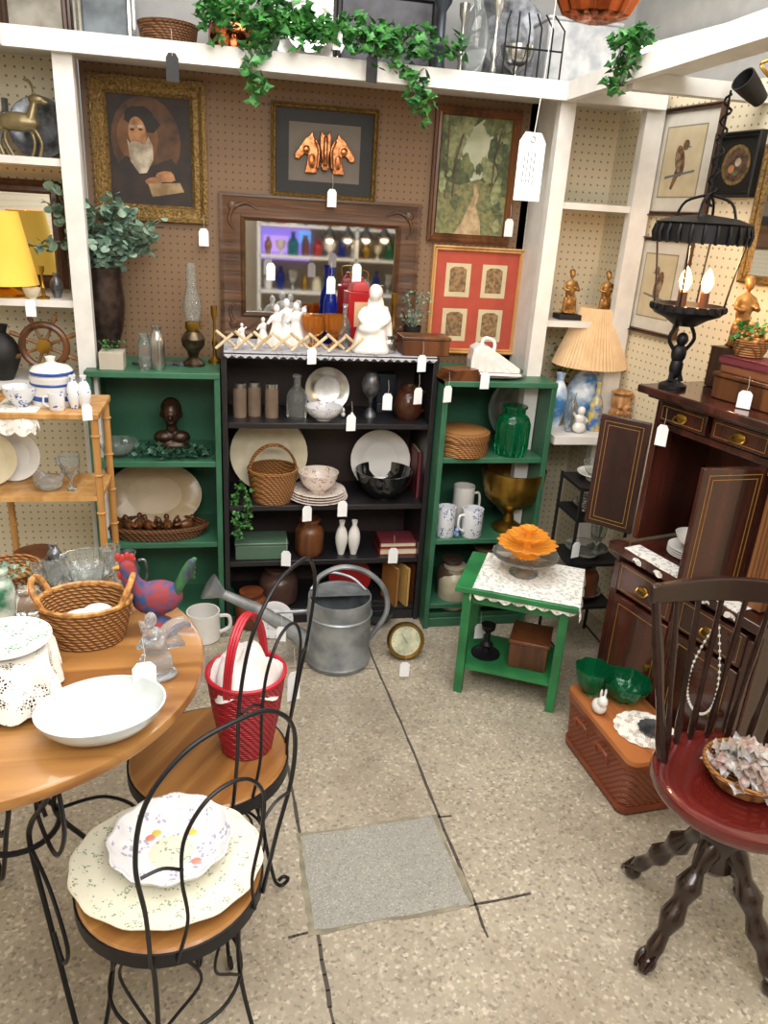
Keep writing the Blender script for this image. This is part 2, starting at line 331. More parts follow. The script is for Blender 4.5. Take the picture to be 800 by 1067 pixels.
b=B(); b.lathe([(0,0),(.022,0),(.03,.05),(.034,.09),(.03,.09),(.02,.01),(0,.01)],0,20,RX(60)@TR(0,0,-.05)); mk('lamp_head',b,BLK,T)
b=B(); b.tube([(0,.16,.06),(-.02,.08,.08),(0,.02,.06),(.02,.04,.03),(0,.05,.045)],.005,0,6,False,5); b.tube([(0,.16,.03),(.04,.1,.05),(.05,.03,.07),(.02,.0,.06)],.004,0,6,False,5); mk('bracket',b,BRASS,T)
# ---------- BOOKCASES
def bookcase(label,x0,x1,yf,dep,zt,zz,mt,back,th=.02,toe=.06):
    T=thing('bookcase',label,'bookcase',((x0+x1)/2,yf+dep/2,0)); w=x1-x0
    b=B(); 
    for s in(-1,1): b.box((s*(w/2-th/2),0,zt/2-.001),(th,dep,zt-.002))
    b.box((0,0,zt-th/2),(w,dep+.01,th)); b.box((0,.01,toe-th/2),(w-2*th,dep-.02,th)); b.box((0,-dep/2+.02,toe/2-.01),(w-2*th,.015,toe-.02))
    mk('body',b,mt,T,bev=.002)
    b=B(); b.box((0,dep/2-.006,zt/2),(w-2*th,.01,zt-.04)); mk('back_panel',b,back,T)
    for z in zz:
        b=B(); b.box((0,-.002,z-th/2),(w-2*th,dep-.016,th)); mk('shelf',b,mt,T,bev=.0015)
    return T
yK=2.68; zK=ony(343,370,yK).z
kx0=ony(232,480,yK).x; kx1=ony(449,480,yK).x
ZK=[ony(340,p,yK).z for p in(442,527,584)]
bookcase('black painted bookcase crowded with crockery and baskets',kx0,kx1,yK,.3,zK,ZK,BLACKW,M('dark_interior','#362927',r=.6))
yG=2.66; gx1=kx0-.004; gx0=ony(95,480,yG).x; zG=ony(160,388,yG).z; ZG=[ony(160,p,yG).z for p in(482,567)]
bookcase('green painted bookcase with a bust and trays',gx0,gx1,yG,.3,zG,ZG,GREEN,GREEN)
yH=2.60; hx0=kx1+.004; hx1=ony(570,480,yH).x; zH=ony(515,398,yH).z; ZH=[ony(515,p,yH).z for p in(478,562,628)]
bookcase('narrow green painted bookcase with brass and mugs',hx0,hx1,yH,.36,zH,ZH,GREEN,GREEN)
b=B(); w=kx1-kx0-.02
b.box((0,0,.0015),(w,.28,.003)); n=26
for i in range(n):
    xa=-w/2+w*i/n; xb=xa+w/n; b.add([(xa,-.15,.003),(xb,-.15,.003),(xb,-.157,-.008),((xa+xb)/2,-.158,-.018),(xa,-.157,-.008)],[(0,1,2,3,4)])
b.add([(-w/2,-.14,.003),(w/2,-.14,.003),(w/2,-.151,.003),(-w/2,-.151,.003)],[(0,1,2,3)])
top('lace_runner','grey white crocheted lace runner draped over the black bookcase','table linen',b,M('lace_solid','#a9a9b0','#6b6b74','spots',r=.9,s=60),((kx0+kx1)/2,yK+.15,zK),sm=0)
ZKT=zK+.0035
# ---------- FRAMES
def mould(b,w,h,fw,d,m=0,flat=False):
    prof=[(0,0),(0,-d),(fw*.12,-d*1.1),(fw*.2,-d),(fw*.8,-d*.9),(fw*.88,-d*1.1),(fw,-d*.6),(fw,0)] if flat else [(0,0),(0,-d),(fw*.25,-d*1.15),(fw*.5,-d*.75),(fw*.8,-d*.85),(fw,-d*.45),(fw,0)]
    vs=[];n=len(prof)
    for sx,sz in((-1,-1),(1,-1),(1,1),(-1,1)):
        for o,y in prof: vs.append((sx*(w/2-o),y,sz*(h/2-o)))
    fs=[]
    for c in range(4):
        e=(c+1)%4
        for i in range(n-1): fs.append((c*n+i,c*n+i+1,e*n+i+1,e*n+i))
    b.add(vs,fs,m)
def el(cx,cz,rx,rz,n=20,rot=0): 
    o=[]
    for i in range(n):
        a=2*PI*i/n; x=rx*math.cos(a); z=rz*math.sin(a); o.append((cx+x*math.cos(rot)-z*math.sin(rot),cz+x*math.sin(rot)+z*math.cos(rot)))
    return o
def blob(cx,cz,r,j=.3,n=14,seed=0,ry=None):
    rd=random.Random(seed*7+int(cx*100)+int(cz*31)); return [(cx+r*(1+rd.uniform(-j,j))*math.cos(2*PI*i/n),cz+(ry or r)*(1+rd.uniform(-j,j))*math.sin(2*PI*i/n)) for i in range(n)]
def pframe(label,px0,py0,px1,py1,fwpx,mt,shapes,bg,wall='b',name='framed_picture',cat='picture',d=.022,flat=False):
    pm=(px0+px1)/2; qm=(py0+py1)/2
    f=(lambda a,c:ony(a,c,yW-.001)) if wall=='b' else (lambda a,c:onw(a,c,.001))
    c=f(pm,qm); w=(f(px0,qm)-f(px1,qm)).xy.length; rz=0 if wall=='b' else -80
    zt,zb=f(pm,py0).z,f(pm,py1).z; h=zt-zb; c.z=(zt+zb)/2; fw=fwpx*K(c)
    T=thing(name,label,cat,c,rz)
    b=B(); mould(b,w,h,fw,d,0,flat); mk('frame',b,mt,T,sm=20)
    b=B(); iw,ih=w-2*fw,h-2*fw; mats=[bg]; b.box((0,-.004,0),(iw+.004,.004,ih+.004))
    for i,(mm,pts) in enumerate(shapes):
        if mm not in mats: mats.append(mm)
        y=-.0065-.0002*i; P=[(max(-1,min(1,x))*iw/2,y,max(-1,min(1,z))*ih/2) for x,z in pts]
        b.add(P,[tuple(range(len(P)))],mats.index(mm))
    mk('mirror_glass' if name=='wall_mirror' else 'picture',b,mats,T,sm=0,rec=False)
    return T,w,h,fw
c_=lambda k,h='#000000',h2=None,s=16: M(k,h,h2,'noise',r=.6,s=s)
c_('pt_dark','#2a1a11','#160d08')
pframe('oil painting of white-bearded old man in ornate gilt frame',98,82,216,230,16,GOLD,[
 (c_('pt_umber','#5e3c20','#38220f'),el(-.1,.2,.85,.8)),(c_('pt_glow','#7d5228','#5a3818'),el(-.3,.25,.5,.5)),
 (c_('pt_robe','#2f1d14','#1a100b'),[(-1,-1),(-.95,-.4),(-.6,-.1),(-.1,-.3),(.5,-.1),(.9,-.5),(1,-1)]),
 (c_('pt_hat','#1c120d','#100a07'),blob(-.25,.62,.36,.1,16,1,.2)),(c_('pt_hat'),blob(-.05,.5,.3,.15,12,2,.16)),
 (c_('pt_skin','#b88255','#855a38',24),el(-.3,.32,.22,.3,rot=.15)),
 (c_('pt_beard','#c3b7a2','#8b7c68',24),[(-.56,.2),(-.46,.1),(-.3,.14),(-.12,.12),(-.04,.28),(.06,.1),(.06,-.15),(-.12,-.4),(-.3,-.42),(-.5,-.2)]),
 (c_('pt_skin'),el(-.34,.28,.055,.12)),(c_('pt_beard'),el(-.35,.12,.14,.05)),(c_('pt_beard'),el(-.42,.44,.08,.025)),(c_('pt_beard'),el(-.22,.45,.08,.025)),
 (c_('pt_hat'),el(-.42,.38,.05,.02)),(c_('pt_hat'),el(-.22,.39,.05,.02)),
 (c_('pt_skin'),blob(.35,-.45,.25,.15,12,3,.11)),(c_('pt_skin'),blob(.05,-.55,.2,.15,12,4,.08)),(c_('pt_page','#a88e66','#77603c'),[(-.1,-.6),(.7,-.55),(.8,-.72),(.0,-.85)])],MC['pt_dark'])
T,w,h,fw=pframe('three bronze horse heads relief in black and gold frame',283,110,393,208,5,GOLD,[(M('taupe_mat','#6e6760',r=.8),[(-.74,-.7),(.74,-.7),(.74,.7),(-.74,.7)])],BLK)
HP=[(.022,-.055),(.034,-.02),(.03,.02),(.014,.045),(.008,.062),(-.001,.05),(-.012,.044),(-.03,.018),(-.046,-.004),(-.044,-.016),(-.03,-.018),(-.014,.0),(-.004,-.004),(-.008,-.03),(-.014,-.055)]
HC3=[(-.016,.05),(-.013,.066),(-.006,.054),(.006,.054),(.013,.066),(.016,.05),(.016,.022),(.009,-.02),(.012,-.036),(.006,-.046),(-.006,-.046),(-.012,-.036),(-.009,-.02),(-.016,.022)]
BRZ=M('bronze','#b8774a','#7a4a28','noise',r=.28,m=.8,s=60)
for dx,s in((-.056,1),(.056,-1),(0,0)):
    b=B(); pts=[(x*(s or 1),z) for x,z in (HP if s else HC3)]; b.poly(pts,.018 if s else .028,0,RX(90))
    if s: b.tube([(s*.018,-.018,.04),(s*.03,-.018,.01),(s*.026,-.018,-.04)],.005,0,6,False,4); b.ell((-s*.01,-.018,.012),(.01,.004,.01)); b.ell((s*.008,-.018,-.02),(.01,.004,.02))
    else: b.tube([(0,-.028,.05),(0,-.032,.0),(0,-.028,-.03)],[.004,.006,.006],0,6,False,4)
    o=mk('horse_head',b,BRZ,T,loc=(dx,-.004,-.005),vox=.0014); o.scale=(1.15,1,1.15)
G1=c_('pt_fol','#747c50','#545c3a',60); G2=c_('pt_fol2','#535e3c','#3a452a',60); G3=c_('pt_fol3','#8f9468','#6c7450',70)
shp=[(c_('pt_sky','#c0c3aa','#a0a588',10),blob(.05,.45,.5,.2,14,5,.5))]
for i,(x,z,r) in enumerate(((-.75,.8,.4),(-.8,.3,.35),(-.6,.55,.3),(.85,.75,.4),(.8,.2,.35),(-.3,.92,.25),(.35,.95,.2),(-.5,.05,.25),(.45,.1,.2),(-.25,.25,.15),(.6,.5,.25),(.3,.25,.12),(-.1,.12,.12),(.15,.15,.1))): shp.append(((G1,G2,G3)[i%3],blob(x,z,r,.25,20,i)))
rd=random.Random(3)
for i in range(26): 
    x=rd.choice((-1,1))*rd.uniform(.35,1); shp.append(((G3,G1,G2)[i%3],blob(x,rd.uniform(-.1,1),.09,.4,9,i+60)))
shp+=[(c_('pt_grass','#7c7a4c','#5b5c3c',60),[(-1,-1),(1,-1),(1,-.1),(.5,-.15),(.15,-.02),(-.4,-.15),(-1,-.05)]),(c_('pt_path','#b39c7a','#907a5a',40),[(-.45,-1),(.35,-1),(.3,-.75),(.12,-.5),(.2,-.3),(.1,-.12),(.02,-.1),(.05,-.3),(-.1,-.55),(-.25,-.8)]),
 (c_('pt_trunk','#5c4a34','#3f3020'),[(.5,-.4),(.55,-.4),(.58,.3),(.7,.8),(.66,.83),(.54,.35)]),(c_('pt_trunk'),[(-.62,-.35),(-.56,-.35),(-.52,.3),(-.38,.7),(-.42,.72),(-.57,.35)]),(c_('pt_trunk'),[(-.82,-.4),(-.78,-.4),(-.79,.9),(-.83,.9)])]
for i in range(16): shp.append(((G2,G3,G1)[i%3],blob(rd.choice((-1,1))*rd.uniform(.45,1),rd.uniform(-.95,-.15),.12,.4,10,i+20)))
pframe('woodland path landscape painting in brown wooden frame',449,113,536,253,8,MIDW,shp,G2)
RM=M('red_mat','#b04a36','#a03e2c',r=.7); CM=M('cream_mat','#cdbd98',r=.7); PR=c_('print','#97764e','#5f4a32',80)
sh=[]
for cx in(-.46,.42):
    for cz in(.42,-.5):
        sh.append((CM,[(cx-.3,cz-.34),(cx+.3,cz-.34),(cx+.3,cz+.34),(cx-.3,cz+.34)])); sh.append((PR,[(cx-.2,cz-.24),(cx+.2,cz-.24),(cx+.2,cz+.22),(cx+.1,cz+.27),(cx-.1,cz+.27),(cx-.2,cz+.22)]))
pframe('four small prints in red mat and gold wood frame',447,257,541,368,5,LTW,sh,RM)
T,w,h,fw=pframe('rectangular mirror in wide carved brown wooden frame',232,206,436,352,25,M('carved_wood','#5a3a20','#382212','wood',r=.4,s=30,b=.3,ax=0),[],MIRR,name='wall_mirror',cat='mirror',flat=True)
b=B(); mould(b,w-2*fw+.012,h-2*fw+.012,.008,.014); mk('gilt_edge',b,GOLD,T)
for sx in(-1,1):
    for sz in(-1,1):
        b=B(); cx,cz=sx*(w/2-fw*.5),sz*(h/2-fw*.5); b.ell((cx,-.02,cz),(.018,.007,.018)); b.tube([(cx-sx*.01,-.022,cz),(cx-sx*.05,-.022,cz+sz*.012),(cx-sx*.09,-.022,cz-sz*.008)],[.008,.006,.003],0,6,False,3); b.tube([(cx,-.022,cz-sz*.01),(cx+sx*.012,-.022,cz-sz*.05),(cx-sx*.008,-.022,cz-sz*.08)],[.008,.006,.003],0,6,False,3); mk('corner_carving',b,MC['carved_wood'],T)
bird=[(c_('bd_body','#7b5a40','#4a3424',60),el(-.1,.05,.26,.5,rot=.35)),(c_('bd_wing','#9a8468','#5f4a36',60),el(-.18,-.02,.14,.36,rot=.3)),(c_('bd_body'),el(.12,.52,.17,.16)),(c_('bd_body'),[(-.25,-.2),(.0,-.35),(-.3,-.85),(-.42,-.8)]),(INK,[(.25,.52),(.42,.45),(.26,.44)]),(INK,[(-.8,-.5),(.8,-.3),(.8,-.24),(-.8,-.42)])]
SEP=M('paper','#c6ba9e','#b3a586',r=.8); MATB=M('mat_board','#d0ccc2',r=.8)
def birdset(f): return [(M('mat_line','#8d8672',r=.8),[(-.66,-.72),(.66,-.72),(.66,.74),(-.66,.74)]),(SEP,[(-.62,-.69),(.62,-.69),(.62,.71),(-.62,.71)])]+[(m,[(f*x*.6,z*.66) for x,z in p]) for m,p in bird]
pframe('bird print with cream mat in thin dark frame',677,112,746,226,5,DKW,birdset(1),MATB,'r')
pframe('second bird print in thin dark wooden frame',657,247,714,350,4,DKW,birdset(-1),MATB,'r')
pframe('small black square frame with floral oval',744,138,792,206,6,BLK,[(M('oval_gold','#8b7440','#564523','noise',s=60),el(0,0,.74,.77)),(c_('pt_flow','#6a4f40','#3a2b22',60),el(0,0,.6,.64)),(c_('pt_beard'),el(.1,.1,.16,.16)),(c_('pt_skin'),el(-.2,-.15,.16,.16)),(c_('pt_fol'),el(.05,-.3,.14,.1))],BLK,'r')
pframe('narrow gilt framed mirror on pegboard wall',786,150,850,300,9,GOLD,[],MIRR,'r',name='wall_mirror',cat='mirror')
# ---------- top of bookcases
q=at(386,yK+.06,ZKT)
figure('figurine','white bisque robed seated lady figurine on the runner','figurine',PORC,q,70*HV(q),
 [(.05,.02,.5,.16,.14,.16),(.04,0,.62,.15,.11,.1),(.02,-.01,.85,.085,.1,.11),(.04,.03,.87,.11,.1,.12),(.05,.06,.7,.13,.08,.16),(-.05,-.1,.36,.18,.14,.1)],
 [([(-.1,0,.64),(-.2,-.1,.52),(-.08,-.18,.42)],.05),([(.16,0,.64),(.23,-.07,.5),(.08,-.17,.42)],.05),([(.18,.05,.66),(.26,.04,.4),(.26,.0,.1)],.06)],lat=[(0,0),(.3,0),(.31,.04),(.27,.16),(.24,.3),(.2,.42),(.15,.6),(0,.62)])
b=B(); k=K(at(300,2.75,1.1))
for i in range(8): 
    x=-70*k+i*19*k
    b.tube([(x,-.03,0.005),(x+17*k,-.035,.058)],.0055); b.tube([(x+19*k,.03,0.005),(x,.02,.058)],.0055); b.tube([(x+8.5*k,-.035,.031),(x+9.5*k,.03,.031)],.004)
top('expanding_peg_rack','pale wooden zigzag folding rack lying on the runner','rack',b,M('pale_wood','#dccbaa','#b89f74','wood',s=20),at(297,yK+.055,ZKT))
for px,y,w_,h_ in((327,.15,24,32),(348,.14,24,34)): V('candy_dish','golden amber glass footed candy dish','dish',URN,OGLASS,at(px,yK+y,ZKT),w_,h_,flute=.07,nf=12,group='amber glass dishes',seg=48)
V('blue_bottle','cobalt blue glass bottle with stopper','bottle',BOTTLE,BGLASS,at(343,yK+.24,ZKT),15,76)
for px,y,hh in((252,.15,.08),(288,.16,.15),(298,.19,.17),(308,.17,.16),(316,.21,.14),(274,.18,.1)): figure('figurine','white porcelain lady figurine in a group','figurine',PORC,at(px,yK+y,ZKT),hh,[(0,0,.62,.13,.1,.16),(0,0,.87,.08,.08,.1)],[([(-.1,0,.7),(-.22,-.05,.5)],.045),([(.1,0,.7),(.2,-.08,.8)],.045)],lat=[(0,0),(.26,0),(.23,.15),(.14,.4),(.09,.58),(0,.6)],group='white figurines')
T=thing('lantern_box','tall red tin lantern box with domed top','lantern',at(371,yK+.2,ZKT),8); b=B(); b.box((0,0,.1),(.095,.075,.2)); b.lathe([(0,.2),(.05,.2),(.04,.225),(.02,.24),(.02,.25),(0,.25)],0,4,RZ(45)); mk('body',b,M('red_tin','#b01c20','#8c1418',r=.3),T,bev=.003); b=B(); b.box((0,-.0385,.12),(.05,.002,.09)); mk('panel',b,M('cream_panel','#d9b08a',r=.4),T); b=B(); b.tube([(-.03,0,.235),(-.03,0,.27),(.03,0,.27),(.03,0,.235)],.0025,0,6,False,4); mk('handle',b,BRASS,T)
V('crystal_decanter','clear glass decanter on the bookcase','decanter',BOTTLE,GLASS,at(358,yK+.12,ZKT),13,46)
V('brass_candlestick','small brass candlestick on the runner','candlestick',CANS,BRASS,at(408,yK+.17,ZKT),14,56); V('silver_box','small silver bowl with a lid','bowl',JAR,SILV,at(404,yK+.06,ZKT),16,18)
T=thing('wooden_box','brown wooden lidded box','box',at(440,yK+.06,ZKT)); k=K(T.location)
b=B(); b.box((0,0,.028),(68*k*.72,.11,.055)); mk('body',b,MIDW,T,bev=.003); b=B(); b.box((0,0,.062),(68*k*.75,.118,.012)); mk('lid',b,MIDW,T,bev=.003)
def plant(label,px,y,z,w,h,potm,lm,n=60,sz=.018,pr=.5,ph=.35,rnd=False,square=False):
    p=at(px,y,z); k=K(p); T=thing('potted_plant',label,'plant',p); W=w*k/2; H=h*k
    b=B()
    if square: b.box((0,0,H*ph/2),(W*2*pr,W*2*pr,H*ph)) 
    else: b.lathe(sc(BOWL,W*pr,H*ph))
    mk('pot',b,potm,T,bev=.002 if square else 0)
    b=B()
    for i in range(n):
        a=random.uniform(0,6.28); r=W*random.random()**.5*.85; q=(r*math.cos(a),r*math.sin(a)*.7,H*ph+(H*(1-ph))*random.uniform(.1,.85))
        b.leaf(q,sz,0,rnd)
        if i%6==0: b.tube([(0,0,H*ph*.8),q],.001,0,4)
    mk('foliage',b,lm,T,rec=False)
plant('small grey green plant in a dark pot',428,yK+.21,ZKT,38,62,BLK,LEAF2,90,.016)
plant('small succulent in a square grey wooden box',118,yG+.06,zG,30,30,M('grey_box','#b8b0a0',r=.8),LEAF,30,.014,.8,.6,square=True)
p=at(512,yH+.1,zH); T=thing('cheese_dish','white wedge shaped ceramic lidded cheese dish on silver plate','dish',p,-6); k=K(p)
b=B(); b.lathe(sc(PLATE,34*k,.012),0,32,Matrix.Diagonal((1,.7,1,1))); mk('plate',b,SILV,T)
b=B(); b.box((0,0,.016),(.2,.11,.01)); mk('base',b,PORC,T,bev=.004)
b=B(); b.poly([(-.09,.022),(.095,.022),(.095,.038),(.06,.06),(-.03,.115),(-.06,.12),(-.085,.105),(-.092,.06)],.09,0,TR(0,.045,0)@RX(90))
b.tube([(-.05,0,.115),(-.04,0,.14),(-.005,0,.13),(.0,0,.1)],.007,0,8,False,4)
for i in range(5): b.tube([(-.07+.033*i,-.046,.03),(-.075+.03*i,-.046,.1-.014*i)],.004,0,6)
mk('lid',b,PORC,T,vox=.003)
p=at(202,yG+.14,zG); T=thing('oil_lamp','antique oil lamp with clear glass chimney','lamp',p)
b=B(); b.lathe([(0,0),(.04,0),(.04,.01),(.017,.03),(.022,.05),(.038,.07),(.042,.095),(.025,.12),(0,.12)]); mk('font',b,M('aged_bronze','#5c4f3c','#33291c','noise',r=.35,m=.7,s=30),T)
b=B(); b.lathe([(0,.12),(.02,.12),(.027,.135),(.025,.155),(0,.155)]); b.tube([(.02,0,.14),(.04,0,.14)],.003); mk('burner',b,BRASS,T)
b=B(); b.lathe([(.022,.155),(.033,.19),(.031,.22),(.018,.27),(.016,.35),(.0145,.35),(.0165,.27),(.0295,.22),(.0315,.19),(.0205,.155)]); mk('chimney',b,GLASS,T)
for px,w,h,m,l in((152,14,38,GLASS,'glass salt jar with metal lid'),(165,15,46,SILV,'tall silver lidded jar')): V('jar',l+' on the green bookcase','jar',JAR,m,at(px,yG+.05,zG),w,h)
V('brass_shaker','brass grinder beside the oil lamp','grinder',CANS,BRASS,at(224,yG+.2,zG),14,58)
for i in range(4): 
    b=B(); b.lathe([(0,0),(.026,0),(.028,.008),(0,.012)],0,16); top('coaster','small silver coaster on the green bookcase','coaster',b,PEW,at(146+i*14,yG+.14,zG),group='small silver coasters')
p=at(113,yG+.2,zG); T=thing('vase_with_eucalyptus','tall dark bronze vase holding grey green eucalyptus','plant',p)
b=B(); b.lathe([(0,0),(.045,0),(.05,.01),(.04,.05),(.06,.12),(.07,.2),(.062,.28),(.066,.32),(.06,.32),(.055,.28),(0,.1)]); mk('vase',b,M('aged_metal','#4a3c36','#2e2422','noise',r=.35,m=.6,s=30),T)
b=B(); b2=B()
for i in range(38):
    a=random.uniform(0,6.28); rr=random.uniform(.04,.22); e=Vector((rr*math.cos(a)*1.0,-abs(rr*math.sin(a))*.5,.34+random.uniform(.02,.26)-.15*rr))
    pts=cr([(0,0,.28),(e.x*.4,e.y*.4,.38),tuple(e)],5); b.tube(pts,.0016,0,4)
    for q in pts[3:]:
        for _ in range(4): b2.leaf(q+Vector((random.uniform(-.018,.018),random.uniform(-.015,.015),random.uniform(-.015,.015))),random.uniform(.026,.038),0,True)
mk('stems',b,STEM,T); mk('leaves',b2,LEAF2,T,rec=False)
# ---------- black bookcase contents
z1,z2,z3=ZK; z4=.06
BJ=M('smoked_glass','#b09a86','#94806e',r=.08,tr=.55)
for i,px in enumerate((250,265,283)): 
    p=at(px,yK+.1+.02*(i%2),z1); T=thing('glass_jar','tall smoked glass jar with silver lid','jar',p,group='tall jars on the shelf'); r=.025; b=B(); b.lathe([(0,0),(r,0),(r,.1),(r*.9,.108),(0,.108)],0,24); mk('body',b,BJ,T); b=B(); b.lathe([(0,.109),(r*.95,.109),(r*.95,.125),(0,.128)],0,24); mk('lid',b,SILV,T)
V('cruet','cut glass cruet bottle','bottle',BOTTLE,GLASS,at(309,yK+.09,z1),20,44,flute=.05,nf=12)
leanplate('embossed silver plate leaning at the back of the shelf',PEW,340,yK+.2,z1,46,SILV)
V('serving_bowl','shallow white floral bowl','bowl',BOWL,FLOR,at(337,yK+.07,z1),40,14)
for px,y in((366,.035),(357,.1)): figure('figurine','tiny white bird figurine on the shelf','figurine',PORC,at(px,yK+y,z1),.05,[(0,0,.25,.2,.28,.22),(0,-.15,.6,.13,.15,.18),(0,.3,.3,.1,.25,.08)])
V('metal_ball_stand','dark metal globe on a stand','ornament',[(0,0),(.7,0),(.6,.1),(.2,.2),(.25,.4),(.85,.55),(1,.72),(.85,.9),(.5,.99),(0,1)],PEW,at(385,yK+.12,z1),20,46)
b=B(); b.box((0,0,.075),(.075,.05,.15)); b.box((0,-.03,.02),(.08,.02,.04)); top('metal_bookend','dark boxy metal bookend','bookend',b,M('dark_metal','#3b414a',r=.4,m=.5),at(399,yK+.22,z1),8,bev=.003)
V('jug','brown glazed stoneware jug with handle','jug',[(0,0),(.7,0),(.95,.15),(1,.45),(.8,.75),(.55,.85),(.6,1),(.5,1),(.45,.85),(0,.5)],M('dkbrown_glaze','#4f2c1c','#341c10',r=.2),at(424,yK+.1,z1),30,34,handle=1)
leanplate('large cream platter leaning at the back',CREAMTR,280,yK+.2,z2,78,IVORY)
def basket(label,loc,r,h,mt,taper=.8,handle=True,hh=None,hrz=0,rim=None,oval=1,name='basket',rz=0):
    T=thing(name,label,'basket',loc,rz); b=B(); D=Matrix.Diagonal((1,oval,1,1))
    b.lathe([(0,0),(r*taper,0),(r*(taper*.4+.6),h*.5),(r,h),(r*.94,h),(r*(taper*.4+.54),h*.5),(r*taper*.92,h*.06),(0,h*.05)],0,36,D,.012,18); mk('body',b,mt,T)
    b=B(); b.ring((0,0,h),r*.98,r*.06,0,36,6,D); mk('rim',b,rim or mt,T)
    if handle:
        hh=hh or h*1.2; b=B()
        for o in(-.03,.0,.03): b.tube([(r*.97*math.cos(a),o*r*2*(1+math.sin(a)*.3),h*.85+hh*math.sin(a)) for a in [PI*i/16 for i in range(17)]],r*.05,0,6,False,0,RZ(hrz))
        mk('handle',b,rim or mt,T)
    return T
basket('round wicker basket with arched handle on the shelf',at(284,yK+.08,z2),26*.0036,.125,WICK,.8,hh=.11,hrz=10)
p=at(331,yK+.08,z2)
for i in range(4):
    b=B(); r=31*K(p)*(1-.03*i); b.lathe(sc(PLATE,r,.016)); top('plate','floral rimmed plate in a stack','plate',b,REDTR,(p.x,p.y,p.z+i*.009),group='stacked plates on the shelf')
V('bowl','red transferware bowl on the plate stack','bowl',BOWL,REDTR,Vector((p.x,p.y,p.z+.032)),42,20)
leanplate('white plate with rose spray leaning at the back',FLOR,394,yK+.2,z2,62,PORC)
V('bowl','large glossy black bowl','bowl',BOWL,M('black_glaze','#161618',r=.08,coat=.5),at(399,yK+.09,z2),60,28,seg=40)
def book(label,loc,w,h,t,mt,rz=0,flat=True):
    T=thing('book',label,'book',loc,rz)
    b=B(); b2=B()
    if flat: 
        b.box((0,0,.0015),(w,h,.003)); b.box((0,0,t-.0015),(w,h,.003)); b.box((-w/2+.0015,0,t/2),(.003,h,t)); b2.box((.002,0,t/2),(w-.008,h-.008,t-.006))
    else:
        b.box((-t/2+.0015,0,h/2),(.003,w,h)); b.box((t/2-.0015,0,h/2),(.003,w,h)); b.box((0,-w/2+.0015,h/2),(t,.003,h)); b2.box((0,.002,h/2),(t-.006,w-.008,h-.008))
    mk('cover',b,mt,T); mk('pages',b2,IVORY,T); return T
book('dark red book standing at the shelf end',at(431,yK+.14,z2),.13,.19,.02,M('maroon','#6a2630',r=.6),0,False)
book('mauve book standing at the shelf end',at(438,yK+.14,z2),.13,.18,.016,M('mauve','#7d5560',r=.6),0,False)
def ivy(label,strands,n,size,name='ivy_garland',mt=None,spread=.02,rnd=False):
    c=strands[0][0]; T=thing(name,label,'plant',c); b=B(); b2=B()
    for S in strands:
        S=[Vector(q)-Vector(c) for q in S]; pts=cr(S,8); b.tube(pts,.002,0,4)
        L=sum((q-p).length for p,q in zip(pts,pts[1:]))
        for i in range(int(n*L)):
            q=random.choice(pts); b2.leaf(q+Vector((random.uniform(-1,1)*spread,random.uniform(-1,.6)*spread,random.uniform(-1,1)*spread)),size*random.uniform(.6,1.1),0,rnd,.5)
    mk('vine',b,STEM,T); mk('leaves',b2,mt or LEAF,T,rec=False)
yy=yK+.035
ivy('trailing green vine hanging over the bookcase shelf',[[at(250,yy,z2+.08),at(245,yy,z2+.01),at(246,yK-.02,z2-.05),at(248,yK-.02,z2-.11)],[at(255,yy,z2+.07),at(258,yK-.02,z2),at(256,yK-.02,z2-.07)]],480,.02,'trailing_vine',spread=.014)
V('grinder','small wooden coffee grinder jar with lid','grinder',JAR,MIDW,at(322,yK+.07,z3),30,36)
for px in(355,368): V('bud_vase','slim white bud vase','vase',VASE,PORC,at(px,yK+.06,z3),13,34,group='white bud vases')
book('thick red hardback lying flat',at(413,yK+.1,z3),.17,.13,.03,M('red_cover','#8c2420',r=.5)); book('dark red hardback lying on another book',at(411,yK+.1,z3)+Vector((0,0,.0305)),.15,.12,.022,MC['maroon'])
b=B(); b.box((0,0,.03),(.2,.12,.06)); b.box((0,0,.066),(.205,.125,.01)); top('tin_box','flat grey green tin box','box',b,M('greygreen','#4f6a58',r=.4),at(272,yK+.08,z3),0,bev=.004)
V('lacquer_tray','round red lacquer tray leaning in the bottom shelf','tray',CYL,M('red_lac','#a3161c',r=.3),at(364,yK+.16,z4+.07),44,4,T=RX(80))
for i in range(3): book('old paperback magazine standing in the lower shelf',at(405+i*11,yK+.06,z4+.001),.12,.17,.012,[M('mag1','#a3713c',r=.5),M('mag2','#c9a25c',r=.5),M('mag3','#6b3a22',r=.5)][i],18,False)
V('kettle','dark enamel pot in the bookcase bottom','pot',JAR,M('dkpot','#4a3630',r=.3),at(290,yK+.1,z4),40,34)
# ---------- green left contents
g1,g2=ZG
p=at(180,yG+.12,g1); h=60*HV(p); T=thing('bust','dark bronze bust of a person on the green shelf','bust',p)
b=B(); 
for q in[(0,0,.12,.3,.16,.13),(-.12,0,.27,.18,.13,.12),(.12,0,.27,.18,.13,.12),(0,0,.42,.09,.09,.14),(0,-.02,.68,.155,.18,.21),(0,.05,.74,.175,.18,.19),(0,-.2,.64,.03,.05,.05),(0,-.17,.55,.06,.05,.03),(-.16,0,.65,.03,.04,.06),(.16,0,.65,.03,.04,.06)]: b.ell([c*h for c in q[:3]],[c*h for c in q[3:]])
mk('figure',b,M('dark_bronze','#4a3428','#271a12',r=.3,m=.5),T,vox=.004)
q=at(178,yG+.06,g1+.02); ivy('dark green leafy wreath around the bust base',[[q+Vector((-.12,0,0)),q+Vector((-.06,-.01,.015)),q+Vector((0,-.02,0)),q+Vector((.07,-.01,.015)),q+Vector((.13,0,0))]],620,.03,'leaf_garland',M('dark_leaf','#2f5c46','#1a3a2a','noise',r=.5,s=30),.02)
